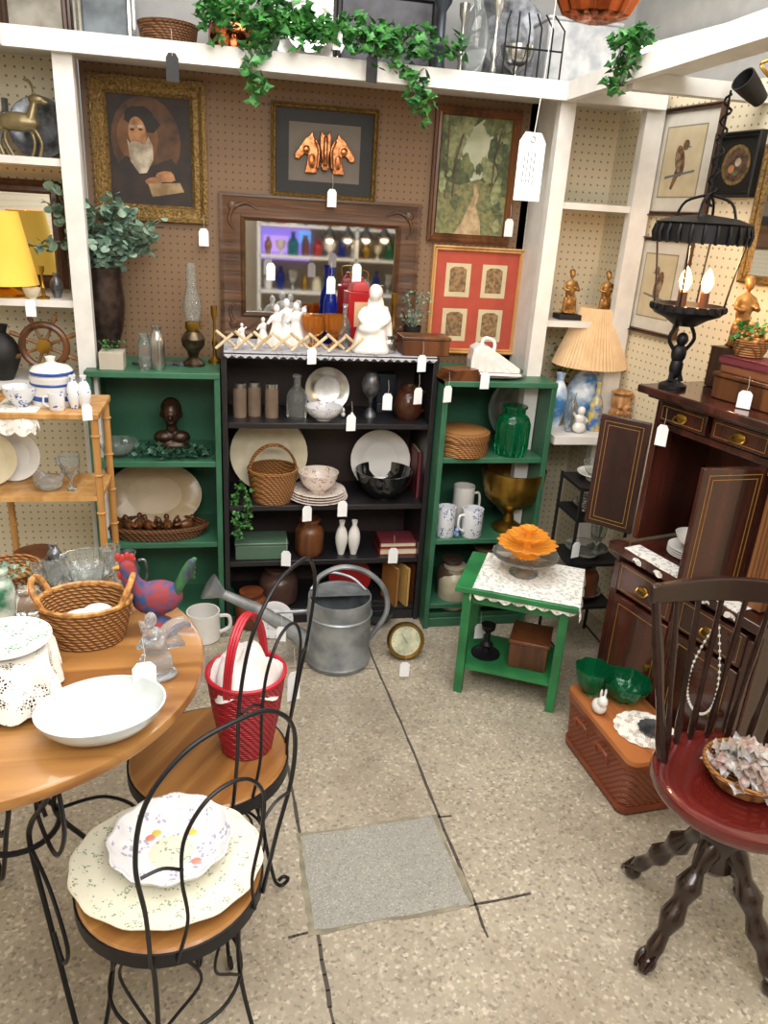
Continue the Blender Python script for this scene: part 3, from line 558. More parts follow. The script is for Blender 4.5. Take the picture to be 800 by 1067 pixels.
V('crystal_dish','rectangular cut crystal dish','dish',BOWL,GLASS,at(124,yG+.08,g1),38,16,flute=.08,nf=16)
leanplate('cream scalloped oval platter leaning at the back',IVORY,163,yG+.2,g2,68,M('tan_rim','#b09a78',r=.3),ang=70,oval=1.38)
basket('long wicker tray full of carved wooden pieces',at(165,yG+.09,g2),52*.0035,.04,WICKD,.9,False,oval=.45)
for i in range(7):
    q=at(135+i*10,yG+.09+.015*(i%2-.5),g2+.012); figure('carved_wooden_bird','small carved brown wooden bird in the tray','carving',MIDW,q,.09,[(0,0,.35,.32,.2,.22),(.28,0,.6,.14,.12,.13),(-.35,0,.45,.25,.08,.07),(0,0,.1,.15,.12,.1)],[([(.36,0,.6),(.5,0,.56)],[.05,.02])],rz=random.uniform(0,360),group='carved pieces in the wicker tray')
# ---------- green right contents
h1,h2,h3=ZH
T=thing('lidded_basket','round woven lidded basket','basket',at(480,yH+.09,h1)); k=K(T.location); r=27*k
b=B(); b.lathe([(0,0),(r,0),(r*1.02,.03),(r,.06),(0,.06)]); mk('body',b,WICK,T); b=B(); b.lathe([(0,.06),(r*1.05,.06),(r*1.05,.085),(r*.95,.092),(0,.095)]); mk('lid',b,WICK,T)
V('glass_jar','green glass jar with lid','jar',JAR,GGLASS,at(531,yH+.06,h1),34,50,flute=.04,nf=14)
leanplate('silver plate leaning at the back of the green shelf',PEW,535,yH+.25,h1,66,SILV)
V('pedestal_bowl','large hammered brass pedestal bowl','bowl',URN,BRASS,at(528,yH+.1,h2),62,62,seg=40)
V('mug','white mug with blue print','mug',MUG,BLUETR,at(463,yH+.05,h2),19,30,handle=1,rz=180); V('mug','white mug with blue print','mug',MUG,BLUETR,at(490,yH+.045,h2),22,28,handle=1,rz=200)
V('mug','plain white mug standing at the back','mug',MUG,PORC,at(480,yH+.16,h2),22,40,handle=1)
figure('figurine','small blue and white animal figurine','figurine',M('bluewhite','#b9cbe0','#5b7db0','noise',s=60,r=.2),at(475,yH+.03,h2),.05,[(0,0,.3,.2,.3,.28),(0,-.15,.7,.16,.18,.2)])
V('crock','brown stoneware crock with lid','crock',JAR,M('crock','#4a3a32',r=.25),at(468,yH+.1,h3),30,36)
V('crock','cream stoneware crock on bottom shelf','crock',JAR,M('crock_cream','#b9b09a','#8f8772',r=.3),at(470,yH+.08,.06),32,42)
V('crock','tan stoneware crock on bottom shelf','crock',JAR,M('crock_brown','#8a7560',r=.3),at(500,yH+.2,.06),30,46)
for i in range(5):
    b=B(); b.box((0,0,.0035),(.15-.01*i,.1-.004*i,.007)); top('wooden_board','small flat wooden board in a stack','board',b,MIDW,at(478,yH+.05,zH)+Vector((0,0,.0075*i)),5+4*i,group='stacked wooden boards')
# ---------- watering can
p=onz(352,690,0); p=Vector((p.x,p.y+.02,0)); T=thing('watering_can','galvanized steel watering can with long spout on the floor','watering can',p)
b=B(); b.lathe([(0,0),(.112,0),(.116,.006),(.116,.02),(.122,.02),(.116,.03),(.116,.2),(.121,.205),(.116,.21),(.114,.27),(.11,.27),(.11,.02),(0,.01)],0,40)
b.add([(.112*math.cos(a),.112*math.sin(a),.265) for a in [PI*i/16 for i in range(17)]],[tuple(range(17))]); mk('body',b,GALV,T)
b=B(); b.tube([(-.1,0,.07),(-.2,-.01,.16),(-.3,-.02,.24),(-.42,-.03,.31)],[.036,.03,.024,.019,.016],0,12); b.tube([(-.1,0,.21),(-.27,-.015,.215)],.006); mk('spout',b,GALV,T)
b=B(); b.lathe([(.014,0),(.045,.055),(.048,.06),(0,.068)],0,20,TR(-.41,-.03,.305)@RY(-58)); mk('rose',b,GALV,T)
b=B(); b.tube([(-.09,0,.27),(-.08,0,.34),(0,0,.38),(.09,0,.36),(.16,0,.29),(.175,0,.19),(.114,0,.08)],.01,0,8,False,6); b.tube([(-.1,.05,.27),(-.04,.1,.31),(.05,.08,.3),(.1,.03,.27)],.005,0,6,False,5); mk('handle',b,GALV,T)
p=onz(421,684,0); T=thing('barometer','round brass barometer dial leaning on the floor','barometer',p,0)
r=.07; TT=TR(0,0,r)@RX(72)
b=B(); b.lathe([(0,-.01),(r,-.01),(r,.012),(r*.93,.018),(r*.82,.008),(r*.82,.004),(0,.004)],0,36,TT); mk('case',b,BRASS,T)
b=B(); b.lathe([(0,.005),(r*.8,.005),(r*.8,.007),(0,.007)],0,36,TT)
for i in range(12): a=PI*i/6; b.box((r*.66*math.cos(a),r*.66*math.sin(a),.008),(.003,.003,.001),1,TT)
b.box((0,.012,.009),(.002,.045,.001),1,TT@RZ(30)); mk('dial',b,[M('dial','#c9c7a8','#9da088','noise',s=20),INK],T)
V('mug','white china cup on the floor beside the bookcase','cup',MUG,PORC,onz(212,672,0)+Vector((0,.05,0)),34,28,handle=1)
V('stoneware_pot','round brown stoneware pot on the floor','pot',JAR,TERRA,onz(262,650,0),34,34)
V('metal_bowl','dark metal bowl on the floor','bowl',BOWL,MC['dark_metal'],onz(392,648,0),36,14)
V('glass_bottle','green glass bottle on the floor','bottle',BOTTLE,GGLASS,onz(238,648,0),18,50)
leanplate('white plate leaning on the floor by the bookcase',PORC,285,2.6,0,40,FLOR)
# ---------- green stool
p1=onz(477,718,0); p2=onz(572,739,0); d=(p2-p1); ang=math.degrees(math.atan2(d.y,d.x)); W=d.length+.03; D=.27
nrm=Vector((-d.y,d.x,0)).normalized(); c=(p1+p2)/2+nrm*(D/2-.02); hz=.42
T=thing('side_table','small bright green painted wooden side table','table',c,ang)
b=B(); b.box((0,0,hz-.01),(W+.05,D+.04,.02)); mk('tabletop',b,BGREEN,T,bev=.003)
b=B()
for s in(-1,1): b.box((0,s*(D/2-.025),hz-.045),(W-.05,.014,.05)); b.box((s*(W/2-.025),0,hz-.045),(.014,D-.05,.05))
mk('apron',b,BGREEN,T)
for sx in(-1,1):
    for sy in(-1,1): b=B(); b.box((sx*(W/2-.015),sy*(D/2-.015),(hz-.02)/2),(.03,.03,hz-.02)); mk('leg',b,BGREEN,T,bev=.002)
b=B(); b.box((0,0,.1),(W-.03,D-.03,.016)); mk('shelf',b,BGREEN,T)
SM=Matrix.Translation(c)@RZ(ang)
def SP(x,y,z): return SM@Vector((x,y,z))
T2=thing('wooden_crate','small brown wooden crate under the green table','box',SP(.06,.0,.109),ang); b=B(); b.box((0,0,.045),(.13,.14,.09)); mk('body',b,MIDW,T2,bev=.002); b=B(); b.box((0,0,.1),(.14,.15,.014)); mk('lid',b,TERRA,T2,bev=.003)
V('candle_holder','small black iron candle stand','candle holder',CANS,IRON,SP(-.09,-.02,.109),30,30)
def doily(label,loc,r,th=.0015,rz=0,n=16,name='lace_doily'):
    b=B(); N=96; vs=[(0,0,th)]; fs=[]
    for j in range(1,7):
        rr=r*j/6
        for i in range(N):
            a=2*PI*i/N; q=rr*(1+(.05*abs(math.sin(n/2*a)) if j==6 else 0)); vs.append((q*math.cos(a),q*math.sin(a),th))
    for i in range(N): fs.append((0,1+i,1+(i+1)%N))
    for j in range(5):
        for i in range(N): a=1+j*N+i; bq=1+j*N+(i+1)%N; fs.append((a,bq,bq+N,a+N))
    b.add(vs,fs); return top(name,label,'doily',b,LACE,loc,rz,sm=0)
def cloth(label,loc,rz,hx,hy,ox,oy,mt,name='lace_tablecloth',scal=.012,wav=.005,fl=.12):
    b=B(); NX=60; NY=44; vs=[]
    for j in range(NY+1):
        for i in range(NX+1):
            x=-(hx+ox)+2*(hx+ox)*i/NX; y=-(hy+oy)+2*(hy+oy)*j/NY; z=.002; x0,y0=x,y; ex=abs(x)-hx; ey=abs(y)-hy
            if ex>0: z-=ex*.97+(abs(math.sin(y0*75))*scal if i in(0,NX) else 0); x=math.copysign(hx+.004+ex*fl+min(1,ex*30)*wav*math.sin(y0*70),x)
            if ey>0: z-=ey*.97*(1 if ex<=0 else .3)+(abs(math.sin(x0*75))*scal if j in(0,NY) else 0); y=math.copysign(hy+.004+ey*fl+min(1,ey*30)*wav*math.sin(x0*70),y)
            if ex<=0 and ey<=0: z+=.0005*math.sin(x*50)*math.sin(y*40)+.0005
            vs.append((x,y,z))
    fs=[(j*(NX+1)+i,j*(NX+1)+i+1,(j+1)*(NX+1)+i+1,(j+1)*(NX+1)+i) for j in range(NY) for i in range(NX)]
    b.add(vs,fs); return top(name,label,'table linen',b,mt,loc,rz)
LFINE=M('lace_fine','#e9e7e2',kind='lace',r=.8,s=420)
cloth('white lace cloth draped on the green side table',SP(.03,.01,hz+.001),ang,(W+.05)/2-.03,(D+.04)/2-.005,.035,.03,LFINE)
p=SP(.0,.03,hz+.005); T=thing('cake_stand','clear glass cake stand','cake stand',p)
b=B(); b.lathe([(0,0),(.05,0),(.05,.006),(.015,.02),(.015,.05),(.1,.06),(.115,.075),(.11,.075),(.095,.066),(0,.064)],0,40,None,.015,20); mk('body',b,GLASS,T)
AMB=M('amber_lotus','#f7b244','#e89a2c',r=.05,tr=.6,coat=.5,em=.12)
b=B(); b.lathe([(0,0),(.04,0),(.045,.006),(.02,.012),(.016,.02),(.04,.026),(.08,.034),(.1,.05),(.096,.052),(.07,.04),(0,.03)],0,96,None,.06,16); b.lathe([(0,.03),(.012,.03),(.012,.055),(.03,.06),(.055,.068),(.068,.082),(.064,.083),(.045,.074),(0,.066)],0,96,None,.08,12); b.lathe([(0,.066),(.008,.066),(.008,.085),(.02,.09),(.03,.105),(.026,.105),(.014,.096),(0,.092)],0,48,None,.08,8); top('tiered_glass_dish','tiered fluted amber gold glass dish on cake stand','dish',b,AMB,p+Vector((0,0,.067)))
# ---------- right white unit contents
GILT=M('gilt_figure','#b08348','#7a542a','noise',r=.35,m=.4,s=40)
def goldfig(label,loc,h):
    return figure('figurine',label,'figurine',GILT,loc,h,
    [(0,0,.03,.17,.14,.035),(0,0,.2,.13,.11,.2),(0,0,.45,.11,.08,.16),(0,0,.6,.12,.08,.12),(0,-.01,.82,.06,.07,.08),(0,.02,.88,.07,.07,.06)],
    [([(-.1,0,.66),(-.17,-.06,.52),(-.06,-.13,.5)],.035),([(.1,0,.66),(.17,-.06,.5),(.08,-.13,.55)],.035),([(-.1,-.05,.35),(-.13,-.04,.02)],.05),([(.1,-.03,.35),(.14,-.02,.02)],.05)])
for px in(590,627):
    q=at(px,2.8,ZR2); o=goldfig('gilt carved standing figurine on a black plinth',q+Vector((0,0,.021)),.175); b=B(); b.box((0,0,0),(.09,.07,.02)); mk('base',b,BLK,o,loc=(0,0,-.0105),bev=.002)
p=at(604,2.80,ZR3); T=thing('table_lamp','table lamp with pleated cream shade and painted vase base','lamp',p)
b=B(); b.lathe([(0,0),(.05,0),(.055,.012),(.04,.02),(.07,.08),(.075,.14),(.05,.2),(.02,.22),(.02,.25),(0,.25)],0,28); mk('base',b,M('painted_vase','#d9e4ea','#3f78b0','noise',r=.2,s=14),T)
b=B(); b.tube([(0,0,.25),(0,0,.45)],.005); mk('stem',b,BRASS,T)
b=B(); b.lathe([(.145,.24),(.066,.46),(.064,.46),(.143,.24)],0,120,None,.018,60); mk('lamp_shade',b,M('pleated_shade','#d6b992','#b8966c',r=.8,em=.22),T)
b=B(); b.ell((0,0,.33),(.025,.025,.035)); mk('bulb',b,M('warm_bulb','#ffb45a',em=8),T)
V('vase','painted blue and yellow vase on the white counter','vase',VASE,MC['painted_vase'],at(577,2.77,ZR3),20,54)
V('vase','slender frosted glass vase on the white counter','vase',VASE,GLASS,at(592,2.68,ZR3),14,40)
V('bottle','yellow and blue painted bottle on the counter','bottle',BOTTLE,M('yb','#d8c25a','#3f6fb0','noise',s=30,r=.2),at(617,2.7,ZR3),14,50)
plant('small green potted plant on the white counter',580,2.9,ZR3,30,90,TERRA,LEAF,60,.022,.5,.4)
figure('figurine','small white cherub figurine','figurine',PORC,at(602,2.66,ZR3),.11,[(0,0,.2,.25,.2,.2),(0,0,.5,.18,.15,.2),(0,-.02,.8,.14,.15,.16)],[([(-.15,0,.55),(-.3,0,.75)],.06),([(.15,0,.55),(.3,0,.4)],.06)])
for i,(hh,cc) in enumerate(((.16,'#4a5a3c'),(.18,'#6b3a2a'),(.15,'#c9b08a'),(.17,'#2e4458'))):
    book('upright book on the white counter',at(632+i*7,2.92,ZR3),.1,hh,.02,M('bk'+cc[1:],cc,r=.6),0,False)
figure('face_jug','carved tan wooden jug with a bearded face','carving',M('jug_wood','#b98a55','#8a5f35','wood',s=30,b=.2),at(641,2.655,ZR3),.175,[(0,0,.06,.24,.22,.08),(0,0,.35,.25,.23,.34),(0,0,.72,.22,.2,.22),(0,0,.93,.25,.23,.06),(0,-.24,.52,.05,.08,.11),(-.1,-.2,.64,.08,.05,.04),(.1,-.2,.64,.08,.05,.04),(-.12,-.18,.5,.07,.06,.06),(.12,-.18,.5,.07,.06,.06),(0,-.2,.25,.14,.09,.17),(0,-.23,.39,.1,.05,.03)],[([(.2,0,.85),(.38,0,.75),(.38,0,.4),(.22,0,.25)],.045)],rz=0)
p=at(594,2.46,0); T=thing('metal_rack','black metal shelf rack holding glass plates','rack',p); b=B()
for sx in(-1,1):
    for sy in(-1,1): b.tube([(sx*.1,sy*.09,0),(sx*.1,sy*.09,.69)],.007,0,6)
for s in(-1,1): b.tube([(s*.1,-.09,.02),(s*.1,.09,.02)],.004)
mk('frame',b,BLK,T)
for z in(.2,.38,.56,.68): b=B(); b.box((0,0,z),(.21,.19,.012)); mk('shelf',b,BLK,T)
for i,z in enumerate((.2065,.3865,.5665,.6865)): V('glass_plate','shallow plate on the black rack','plate',PLATE,[SILV,GLASS,SILV,PORC][i],Vector((p.x,p.y,z)),44,8)
V('ceramic_pot','dark ceramic pot on the black rack','pot',JAR,TERRA,Vector((p.x,p.y,.212)),36,32)
V('goblet','cut glass goblet on the black rack','goblet',URN,GLASS,Vector((p.x-.05,p.y-.03,.574)),14,26); V('goblet','cut glass goblet on the black rack','goblet',URN,GLASS,Vector((p.x+.03,p.y-.02,.394)),16,30)
V('serving_bowl','clear glass bowl on the black rack','bowl',BOWL,GLASS,Vector((p.x,p.y,.693)),34,16)
# ---------- SECRETARY
a=math.radians(-76); SX=Vector((math.cos(a),math.sin(a),0)); SY=Vector((-math.sin(a),math.cos(a),0)); S0=Vector((1.215,2.05,0))
T=thing('secretary_cabinet','dark mahogany cabinet with gold inlay and open doors','cabinet',S0,-76)
def SE(x,y,z): return S0+SX*x+SY*y+Vector((0,0,z))
LW=.56; ZC=.62; ZTp=1.125
b=B(); b.box((LW/2,.17,.06),(LW-.04,.3,.12)); b.box((LW/2,.165,.35),(LW,.31,.48)); b.box((LW/2,.155,ZC-.015),(LW+.04,.36,.03)); 
for x in(.02,LW/2,LW-.02): b.box((x,.0,.335),(.03,.02,.45))
mk('body',b,MAHO,T,bev=.004)
GI=M('gold_inlay','#b58a45',r=.35,m=.4)
def pull(P,cx,y,z):
    b=B(); b.ell((cx,y,z),(.02,.004,.013)); b.tube([(cx-.022,y,z),(cx-.017,y-.012,z-.012),(cx+.017,y-.012,z-.012),(cx+.022,y,z)],.003,0,6,False,4); mk('handle',b,BRASS,P)
def inl(P,cx,cz,w,h,y,t=.002):
    b=B()
    for s in(-1,1): b.box((cx,y,cz+s*h/2),(w+t,.001,t)); b.box((cx+s*w/2,y,cz),(t,.001,h))
    mk('inlay',b,GI,P)
def drawer(x0,x1,z0,z1,y):
    b=B(); b.box(((x0+x1)/2,y-.008,(z0+z1)/2),(x1-x0,.018,z1-z0)); d=mk('drawer',b,MAHO,T,bev=.003); inl(d,(x0+x1)/2,(z0+z1)/2,x1-x0-.025,z1-z0-.02,y-.018,.0015); pull(d,(x0+x1)/2,y-.02,(z0+z1)/2)
drawer(.04,.27,.47,.57,0); drawer(.3,.53,.47,.57,0)
for x0,x1 in((.04,.27),(.3,.53)):
    b=B(); b.box(((x0+x1)/2,-.008,.295),(x1-x0,.018,.32)); d=mk('door',b,MAHO,T,bev=.003); inl(d,(x0+x1)/2,.295,x1-x0-.05,.27,-.018,.002)
    b=B(); b.lathe([(0,0),(.006,.004),(.006,.015),(.012,.02),(0,.026)],0,14,TR(x1-.03,-.017,.3)@RX(90)); mk('knob',b,BRASS,d)
UY=.05; b=B(); um=(ZC+ZTp)/2; uh=ZTp-ZC
b.box((.01,UY+.13,um),(.022,.26,uh-.02)); b.box((LW-.01,UY+.13,um),(.022,.26,uh-.02)); b.box((.43,UY+.13,um),(.022,.26,uh-.02)); b.box((LW/2,UY+.25,um),(LW,.02,uh-.02))
b.box((LW/2,UY+.13,ZTp-.115),(LW,.26,.02)); b.box((LW/2,UY+.135,ZTp-.06),(LW-.005,.24,.1)); b.box((.5,UY+.03,.81),(.13,.03,.38))
mk('upper_body',b,MAHO,T,bev=.003)
b=B(); b.box((LW/2,UY+.11,ZTp-.012),(LW+.07,.34,.024)); b.box((LW/2,UY+.12,ZTp-.03),(LW+.035,.3,.015)); mk('cornice',b,MAHO,T,bev=.005)
drawer(.025,.205,ZTp-.1,ZTp-.042,UY+.005); drawer(.225,.42,ZTp-.1,ZTp-.042,UY+.005)
PIL=M('pil','#94643c','#6a4426','wood',s=20); b=B(); b.box((.475,UY+.002,.81),(.07,.012,.36))
for i in range(5): b.tube([(.451+i*.012,UY-.008,.65),(.451+i*.012,UY-.008,.98)],.0052,0,6)
b.box((.475,UY-.004,.64),(.08,.03,.03)); b.box((.475,UY-.004,1.0),(.08,.03,.03)); mk('pilaster',b,PIL,T)
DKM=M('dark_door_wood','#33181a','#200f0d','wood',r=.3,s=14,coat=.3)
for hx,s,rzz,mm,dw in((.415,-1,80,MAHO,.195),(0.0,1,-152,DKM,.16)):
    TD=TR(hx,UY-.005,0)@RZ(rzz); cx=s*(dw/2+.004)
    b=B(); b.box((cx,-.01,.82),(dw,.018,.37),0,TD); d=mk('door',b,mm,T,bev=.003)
    b=B()
    for o in(.018,.03):
        w,h=dw-2*o,.37-2*o
        for yy in(.0,-.02):
            for q in(-1,1): b.box((cx,yy,.82+q*h/2),(w+.002,.001,.0015),0,TD); b.box((cx+q*w/2,yy,.82),(.0015,.001,h),0,TD)
    mk('inlay',b,GI,d)
    b=B(); b.box((s*(dw-.01),.002 if s<0 else -.022,.82),(.01,.004,.035),0,TD); mk('keyhole_plate',b,BRASS,d)
for i in range(4): 
    b=B(); b.lathe(sc(PLATE,.07,.014)); top('saucer','white saucer stacked inside the cabinet','plate',b,PORC,SE(.17,.13,ZC+.002+i*.007),group='stacked saucers in the cabinet')
b=B(); b.lathe(sc(BOWL,.055,.04),0,32); top('serving_bowl','white bowl on the saucers inside the cabinet','bowl',b,PORC,SE(.17,.13,ZC+.039))
b=B(); b.lathe(sc(PLATE,.05,.01),0,32); top('saucer','white saucer standing apart inside the cabinet','plate',b,FLOR,SE(.32,.12,ZC+.002))
T2=thing('wooden_chest','low brown wooden chest on the cabinet top','box',SE(.27,.15,ZTp+.001),-76); b=B(); b.box((0,0,.03),(.22,.14,.06)); mk('body',b,MIDW,T2,bev=.003); b=B(); b.box((0,0,.067),(.23,.15,.012)); mk('lid',b,MIDW,T2,bev=.003)
ZX=ZTp+.075
book('brown hardback lying on the chest',SE(.26,.15,ZX),.13,.18,.022,M('brn','#7a4a30',r=.5),10); book('dark red hardback lying on another book',SE(.24,.15,ZX+.0225),.12,.17,.02,MC['maroon'],15)
def flowers(label,loc,r):
    T=basket(label,loc,r,r*.9,WICK,.7,False); b=B(); b2=B()
    for i in range(80):
        q=(random.gauss(0,r*.5),random.gauss(0,r*.5),r*.9+random.uniform(0,r*.9)); (b2.ell(q,(r*.17,r*.17,r*.14),0,None,7,4) if i%3==0 else b.leaf(q,r*.45))
    mk('foliage',b,LEAF,T,rec=False); mk('blossoms',b2,M('blossom','#c9603c','#d9b45a','noise',s=50),T)
flowers('small flower basket resting on stacked books',SE(.19,.16,ZX+.043),.05)
T2=thing('wooden_box','tall dark wooden box behind the lantern','box',SE(.07,.245,ZTp+.001),-76); b=B(); b.box((0,0,.06),(.1,.09,.12)); mk('body',b,DKW,T2,bev=.003)
goldfig('tall gilt figurine standing on a wooden box',SE(.07,.245,ZTp+.122),.22)
# lantern lamp
p=at(700,2.03,ZTp+.001); T=thing('lantern_lamp','black metal candelabra lantern with glowing candle bulbs','lamp',p)
b=B(); b.lathe([(0,0),(.04,0),(.04,.01),(.022,.018),(.015,.025),(0,.025)]); 
for q in[(0,0,.06,.02,.017,.035),(0,0,.1,.023,.018,.03),(0,-.004,.142,.017,.017,.02)]: b.ell(q[:3],q[3:])
b.tube([(-.018,0,.11),(-.04,0,.145),(-.02,0,.185)],.006,0,6,False,4); b.tube([(.018,0,.11),(.04,0,.145),(.02,0,.185)],.006,0,6,False,4); b.tube([(-.01,0,.05),(-.018,-.01,.02)],.008); b.tube([(.01,0,.05),(.018,-.01,.02)],.008); mk('cherub_base',b,IRON,T)
b=B(); b.lathe([(0,.18),(.03,.18),(.06,.2),(.09,.212),(.1,.222),(.1,.24),(.094,.24),(.08,.222),(0,.205)],0,36)
for i in range(20): a=2*PI*i/20; b.ell((.1*math.cos(a),.1*math.sin(a),.231),(.008,.008,.01),0,None,6,4)
mk('lower_dish',b,IRON,T)
b=B(); R1=.124; b.lathe([(R1-.01,.405),(R1,.405),(R1,.45),(R1-.01,.45)],0,40); b.lathe([(.0,.45),(R1,.45),(R1+.006,.456),(R1*.7,.47),(0,.48)],0,40)
for i in range(24): a=2*PI*i/24; b.tube([(R1*math.cos(a),R1*math.sin(a),.403),((R1+.006)*math.cos(a),(R1+.006)*math.sin(a),.428),(R1*math.cos(a),R1*math.sin(a),.45)],.005,0,5)
for i in range(4): a=PI/4+PI/2*i; b.tube([(.096*math.cos(a),.096*math.sin(a),.235),(.105*math.cos(a),.105*math.sin(a),.32),(.12*math.cos(a),.12*math.sin(a),.41)],.003,0,5,False,4); b.tube([(.08*math.cos(a),.08*math.sin(a),.465),(.06*math.cos(a),.06*math.sin(a),.51),(0,0,.53)],.004,0,5,False,4)
pts=[(.012*math.cos(i*1.2),.012*math.sin(i*1.2),.5+i*.009) for i in range(31)]; b.tube(pts,.0035,0,5); b.tube([(0,0,.47),(0,0,.78)],.003)
mk('upper_ring',b,IRON,T)
for i,(x,y) in enumerate(((-.035,-.02),(.03,-.025),(0,.04))):
    b=B(); b.lathe(sc(CYL,.012,.07),0,14,TR(x,y,.205)); mk('candle_sleeve',b,M('dk_sleeve','#6a4028',r=.5),T)
    b=B(); b.lathe([(0,0),(.01,.006),(.017,.025),(.013,.045),(.004,.062),(0,.066)],0,14,TR(x,y,.275)); mk('bulb',b,M('flame_bulb','#ffb060',em=22),T)
l=bpy.data.lights.new('lantern_glow','POINT'); l.energy=6; l.color=(1,.6,.3); l.shadow_soft_size=.03; lo=bpy.data.objects.new('lantern_glow',l); lo.location=p+Vector((0,-.01,.37)); COL.objects.link(lo)
b=B()
pts=[(.05*math.sin(t/45*PI*2),0,-.02-.3*math.sin(t/45*PI)) for t in range(46)]; b.tube(pts,.001,0,4,False,0,RZ(-76))
for q in pts: b.ell(q,(.0045,.0045,.0045),0,RZ(-76),6,4)
top('bead_necklace','string of pearly beads hanging on the cabinet','necklace',b,PORC,SE(.45,-.035,.6))
cloth('narrow white lace runner on the cabinet ledge',SE(.27,.01,ZC+.001),-76,.22,.028,.0,.02,LFINE,'ledge_runner')
# ---------- picnic basket
p=Vector((1.145,1.70,0)); T=thing('picnic_basket','orange tan woven picnic hamper with wooden lid','basket',p,4)
def rbox(b,w,l,z0,z1,w2,l2,m=0,rr=.03,T=None):
    vs=[];N=24
    for (ww,ll,z) in((w,l,z0),(w2,l2,z1)):
        for i in range(N):
            a=2*PI*(i+.5)/N; cx=math.copysign(ww/2-rr,math.cos(a)); cy=math.copysign(ll/2-rr,math.sin(a)); vs.append((cx+rr*math.cos(a),cy+rr*math.sin(a),z))
    b.add(vs,[tuple(range(N)),tuple(range(N,2*N))]+[(i,(i+1)%N,N+(i+1)%N,N+i) for i in range(N)],m,T)
b=B(); rbox(b,.19,.34,0,.18,.205,.37); mk('body',b,PICN,T)
BND=M('hamper_band','#8f4428','#663018',r=.35)
for z in(.01,.165): b=B(); rbox(b,.197+z*.09,.35+z*.12,z,z+.02,.2+z*.09,.353+z*.12); mk('band',b,BND,T)
b=B(); rbox(b,.215,.38,.186,.2,.213,.378); mk('lid',b,M('hamper_lid','#b57040','#8a502c','wood',r=.3,s=16,ax=1),T)
for s in(-1,1): b=B(); b.tube([(-.11,s*.06-.03,.12),(-.118,s*.06-.03,.15),(-.118,s*.06+.03,.15),(-.11,s*.06+.03,.12)],.005,0,6,False,4); mk('handle',b,BND,T)
PB=Matrix.Translation(p)@RZ(4)
q=PB@Vector((.015,-.06,.202)); doily('white crocheted doily on the picnic hamper',q,.085)
V('green_dish','green glass dish on the picnic hamper','dish',BOWL,GGLASS,PB@Vector((.035,.09,.201)),50,20,flute=.06,nf=8,seg=48)
V('green_dish','green glass bowl on the picnic hamper','dish',BOWL,GGLASS,PB@Vector((-.05,.14,.201)),38,26,flute=.06,nf=8,seg=48)
b=B(); b.lathe([(0,0),(.03,0),(.042,.006),(.042,.01),(0,.006)],0,24,None,.05,12); top('crystal_coaster','dark crystal coaster on the doily','dish',b,PEW,q+Vector((.02,-.01,.003)))
figure('figurine','white rabbit figurine on the picnic hamper','figurine',PORC,PB@Vector((-.08,.04,.201)),.085,[(0,0,.28,.25,.32,.28),(0,-.18,.58,.18,.2,.2),(-.08,-.12,.88,.05,.05,.18),(.08,-.12,.88,.05,.05,.18)])
# ---------- right swivel chair
c=Vector((1.07,1.15,0)); zS=.45; T=thing('swivel_chair','dark red round seated antique swivel chair with spindle back','chair',c)
b=B(); b.lathe([(0,zS-.045),(.15,zS-.045),(.175,zS-.035),(.182,zS-.02),(.178,zS-.005),(.16,zS),(.13,zS-.006),(0,zS-.01)],0,48); mk('seat',b,DKRED,T)
b=B(); b.lathe([(0,.2),(.03,.2),(.045,.22),(.04,.26),(.05,.3),(.035,.34),(.05,.38),(.06,.405),(0,.405)]); mk('column',b,EBON,T)
fa=onz(652,908,0)-c; a0=math.degrees(math.atan2(fa.y,fa.x)); 
for i in range(4):
    Q=RZ(a0+90*i); b=B(); b.tube([(.02,0,.3),(.07,0,.23),(.11,0,.16),(.15,0,.09),(.185,0,.035)],[.02,.026,.016,.03,.018,.028,.015,.02,.014],0,10,False,6,Q); b.ell((.188,0,.022),(.022,.02,.022),0,Q); 
    for k in(-1,0,1): b.tube([(.17,k*.012,.05),(.2,k*.018,.04),(.212,k*.012,.015)],.005,0,5,False,3,Q)
    mk('leg',b,EBON,T)
def crest(t): return Vector((-.17+.42*t,.2-.07*t+.035*math.sin(PI*t),.805))
b=B(); pts=[crest(i/18) for i in range(19)]; vs=[]
for i,q in enumerate(pts):
    t=i/18; hh=.022+.012*math.sin(PI*t)
    for dy,dz in((-.009,-.02),(.009,-.02),(.013,hh),(-.005,hh)): vs.append((q.x,q.y+dy,q.z+dz))
b.add(vs,[(i*4+j,i*4+(j+1)%4,(i+1)*4+(j+1)%4,(i+1)*4+j) for i in range(18) for j in range(4)]+[(0,1,2,3),(72,73,74,75)])
br=mk('backrest',b,EBON,T,bev=.003)
for i in range(8):
    e=crest(.04+.92*i/7)+Vector((0,0,-.018)); x=math.radians(150-118*i/7); s0=(.155*math.cos(x),.14*math.sin(x)+.01,zS-.004); b=B()
    r=.011 if i in(0,7) else .0065; b.tube([s0,[s0[j]*.5+e[j]*.5 for j in range(3)],e],[r,r*1.5,r*.8,r,r*1.3,r*.9,r],0,8,False,5); mk('spindle',b,EBON,br)
q=onz(775,812,zS)
basket('shallow wicker basket of wrapped candies on the seat',Vector((q.x,q.y,zS-.004)),.09,.04,WICK,.75,False)
CELL=M('cellophane','#eeecea','#c9b0a0','noise',r=.08,s=30,tr=.55)
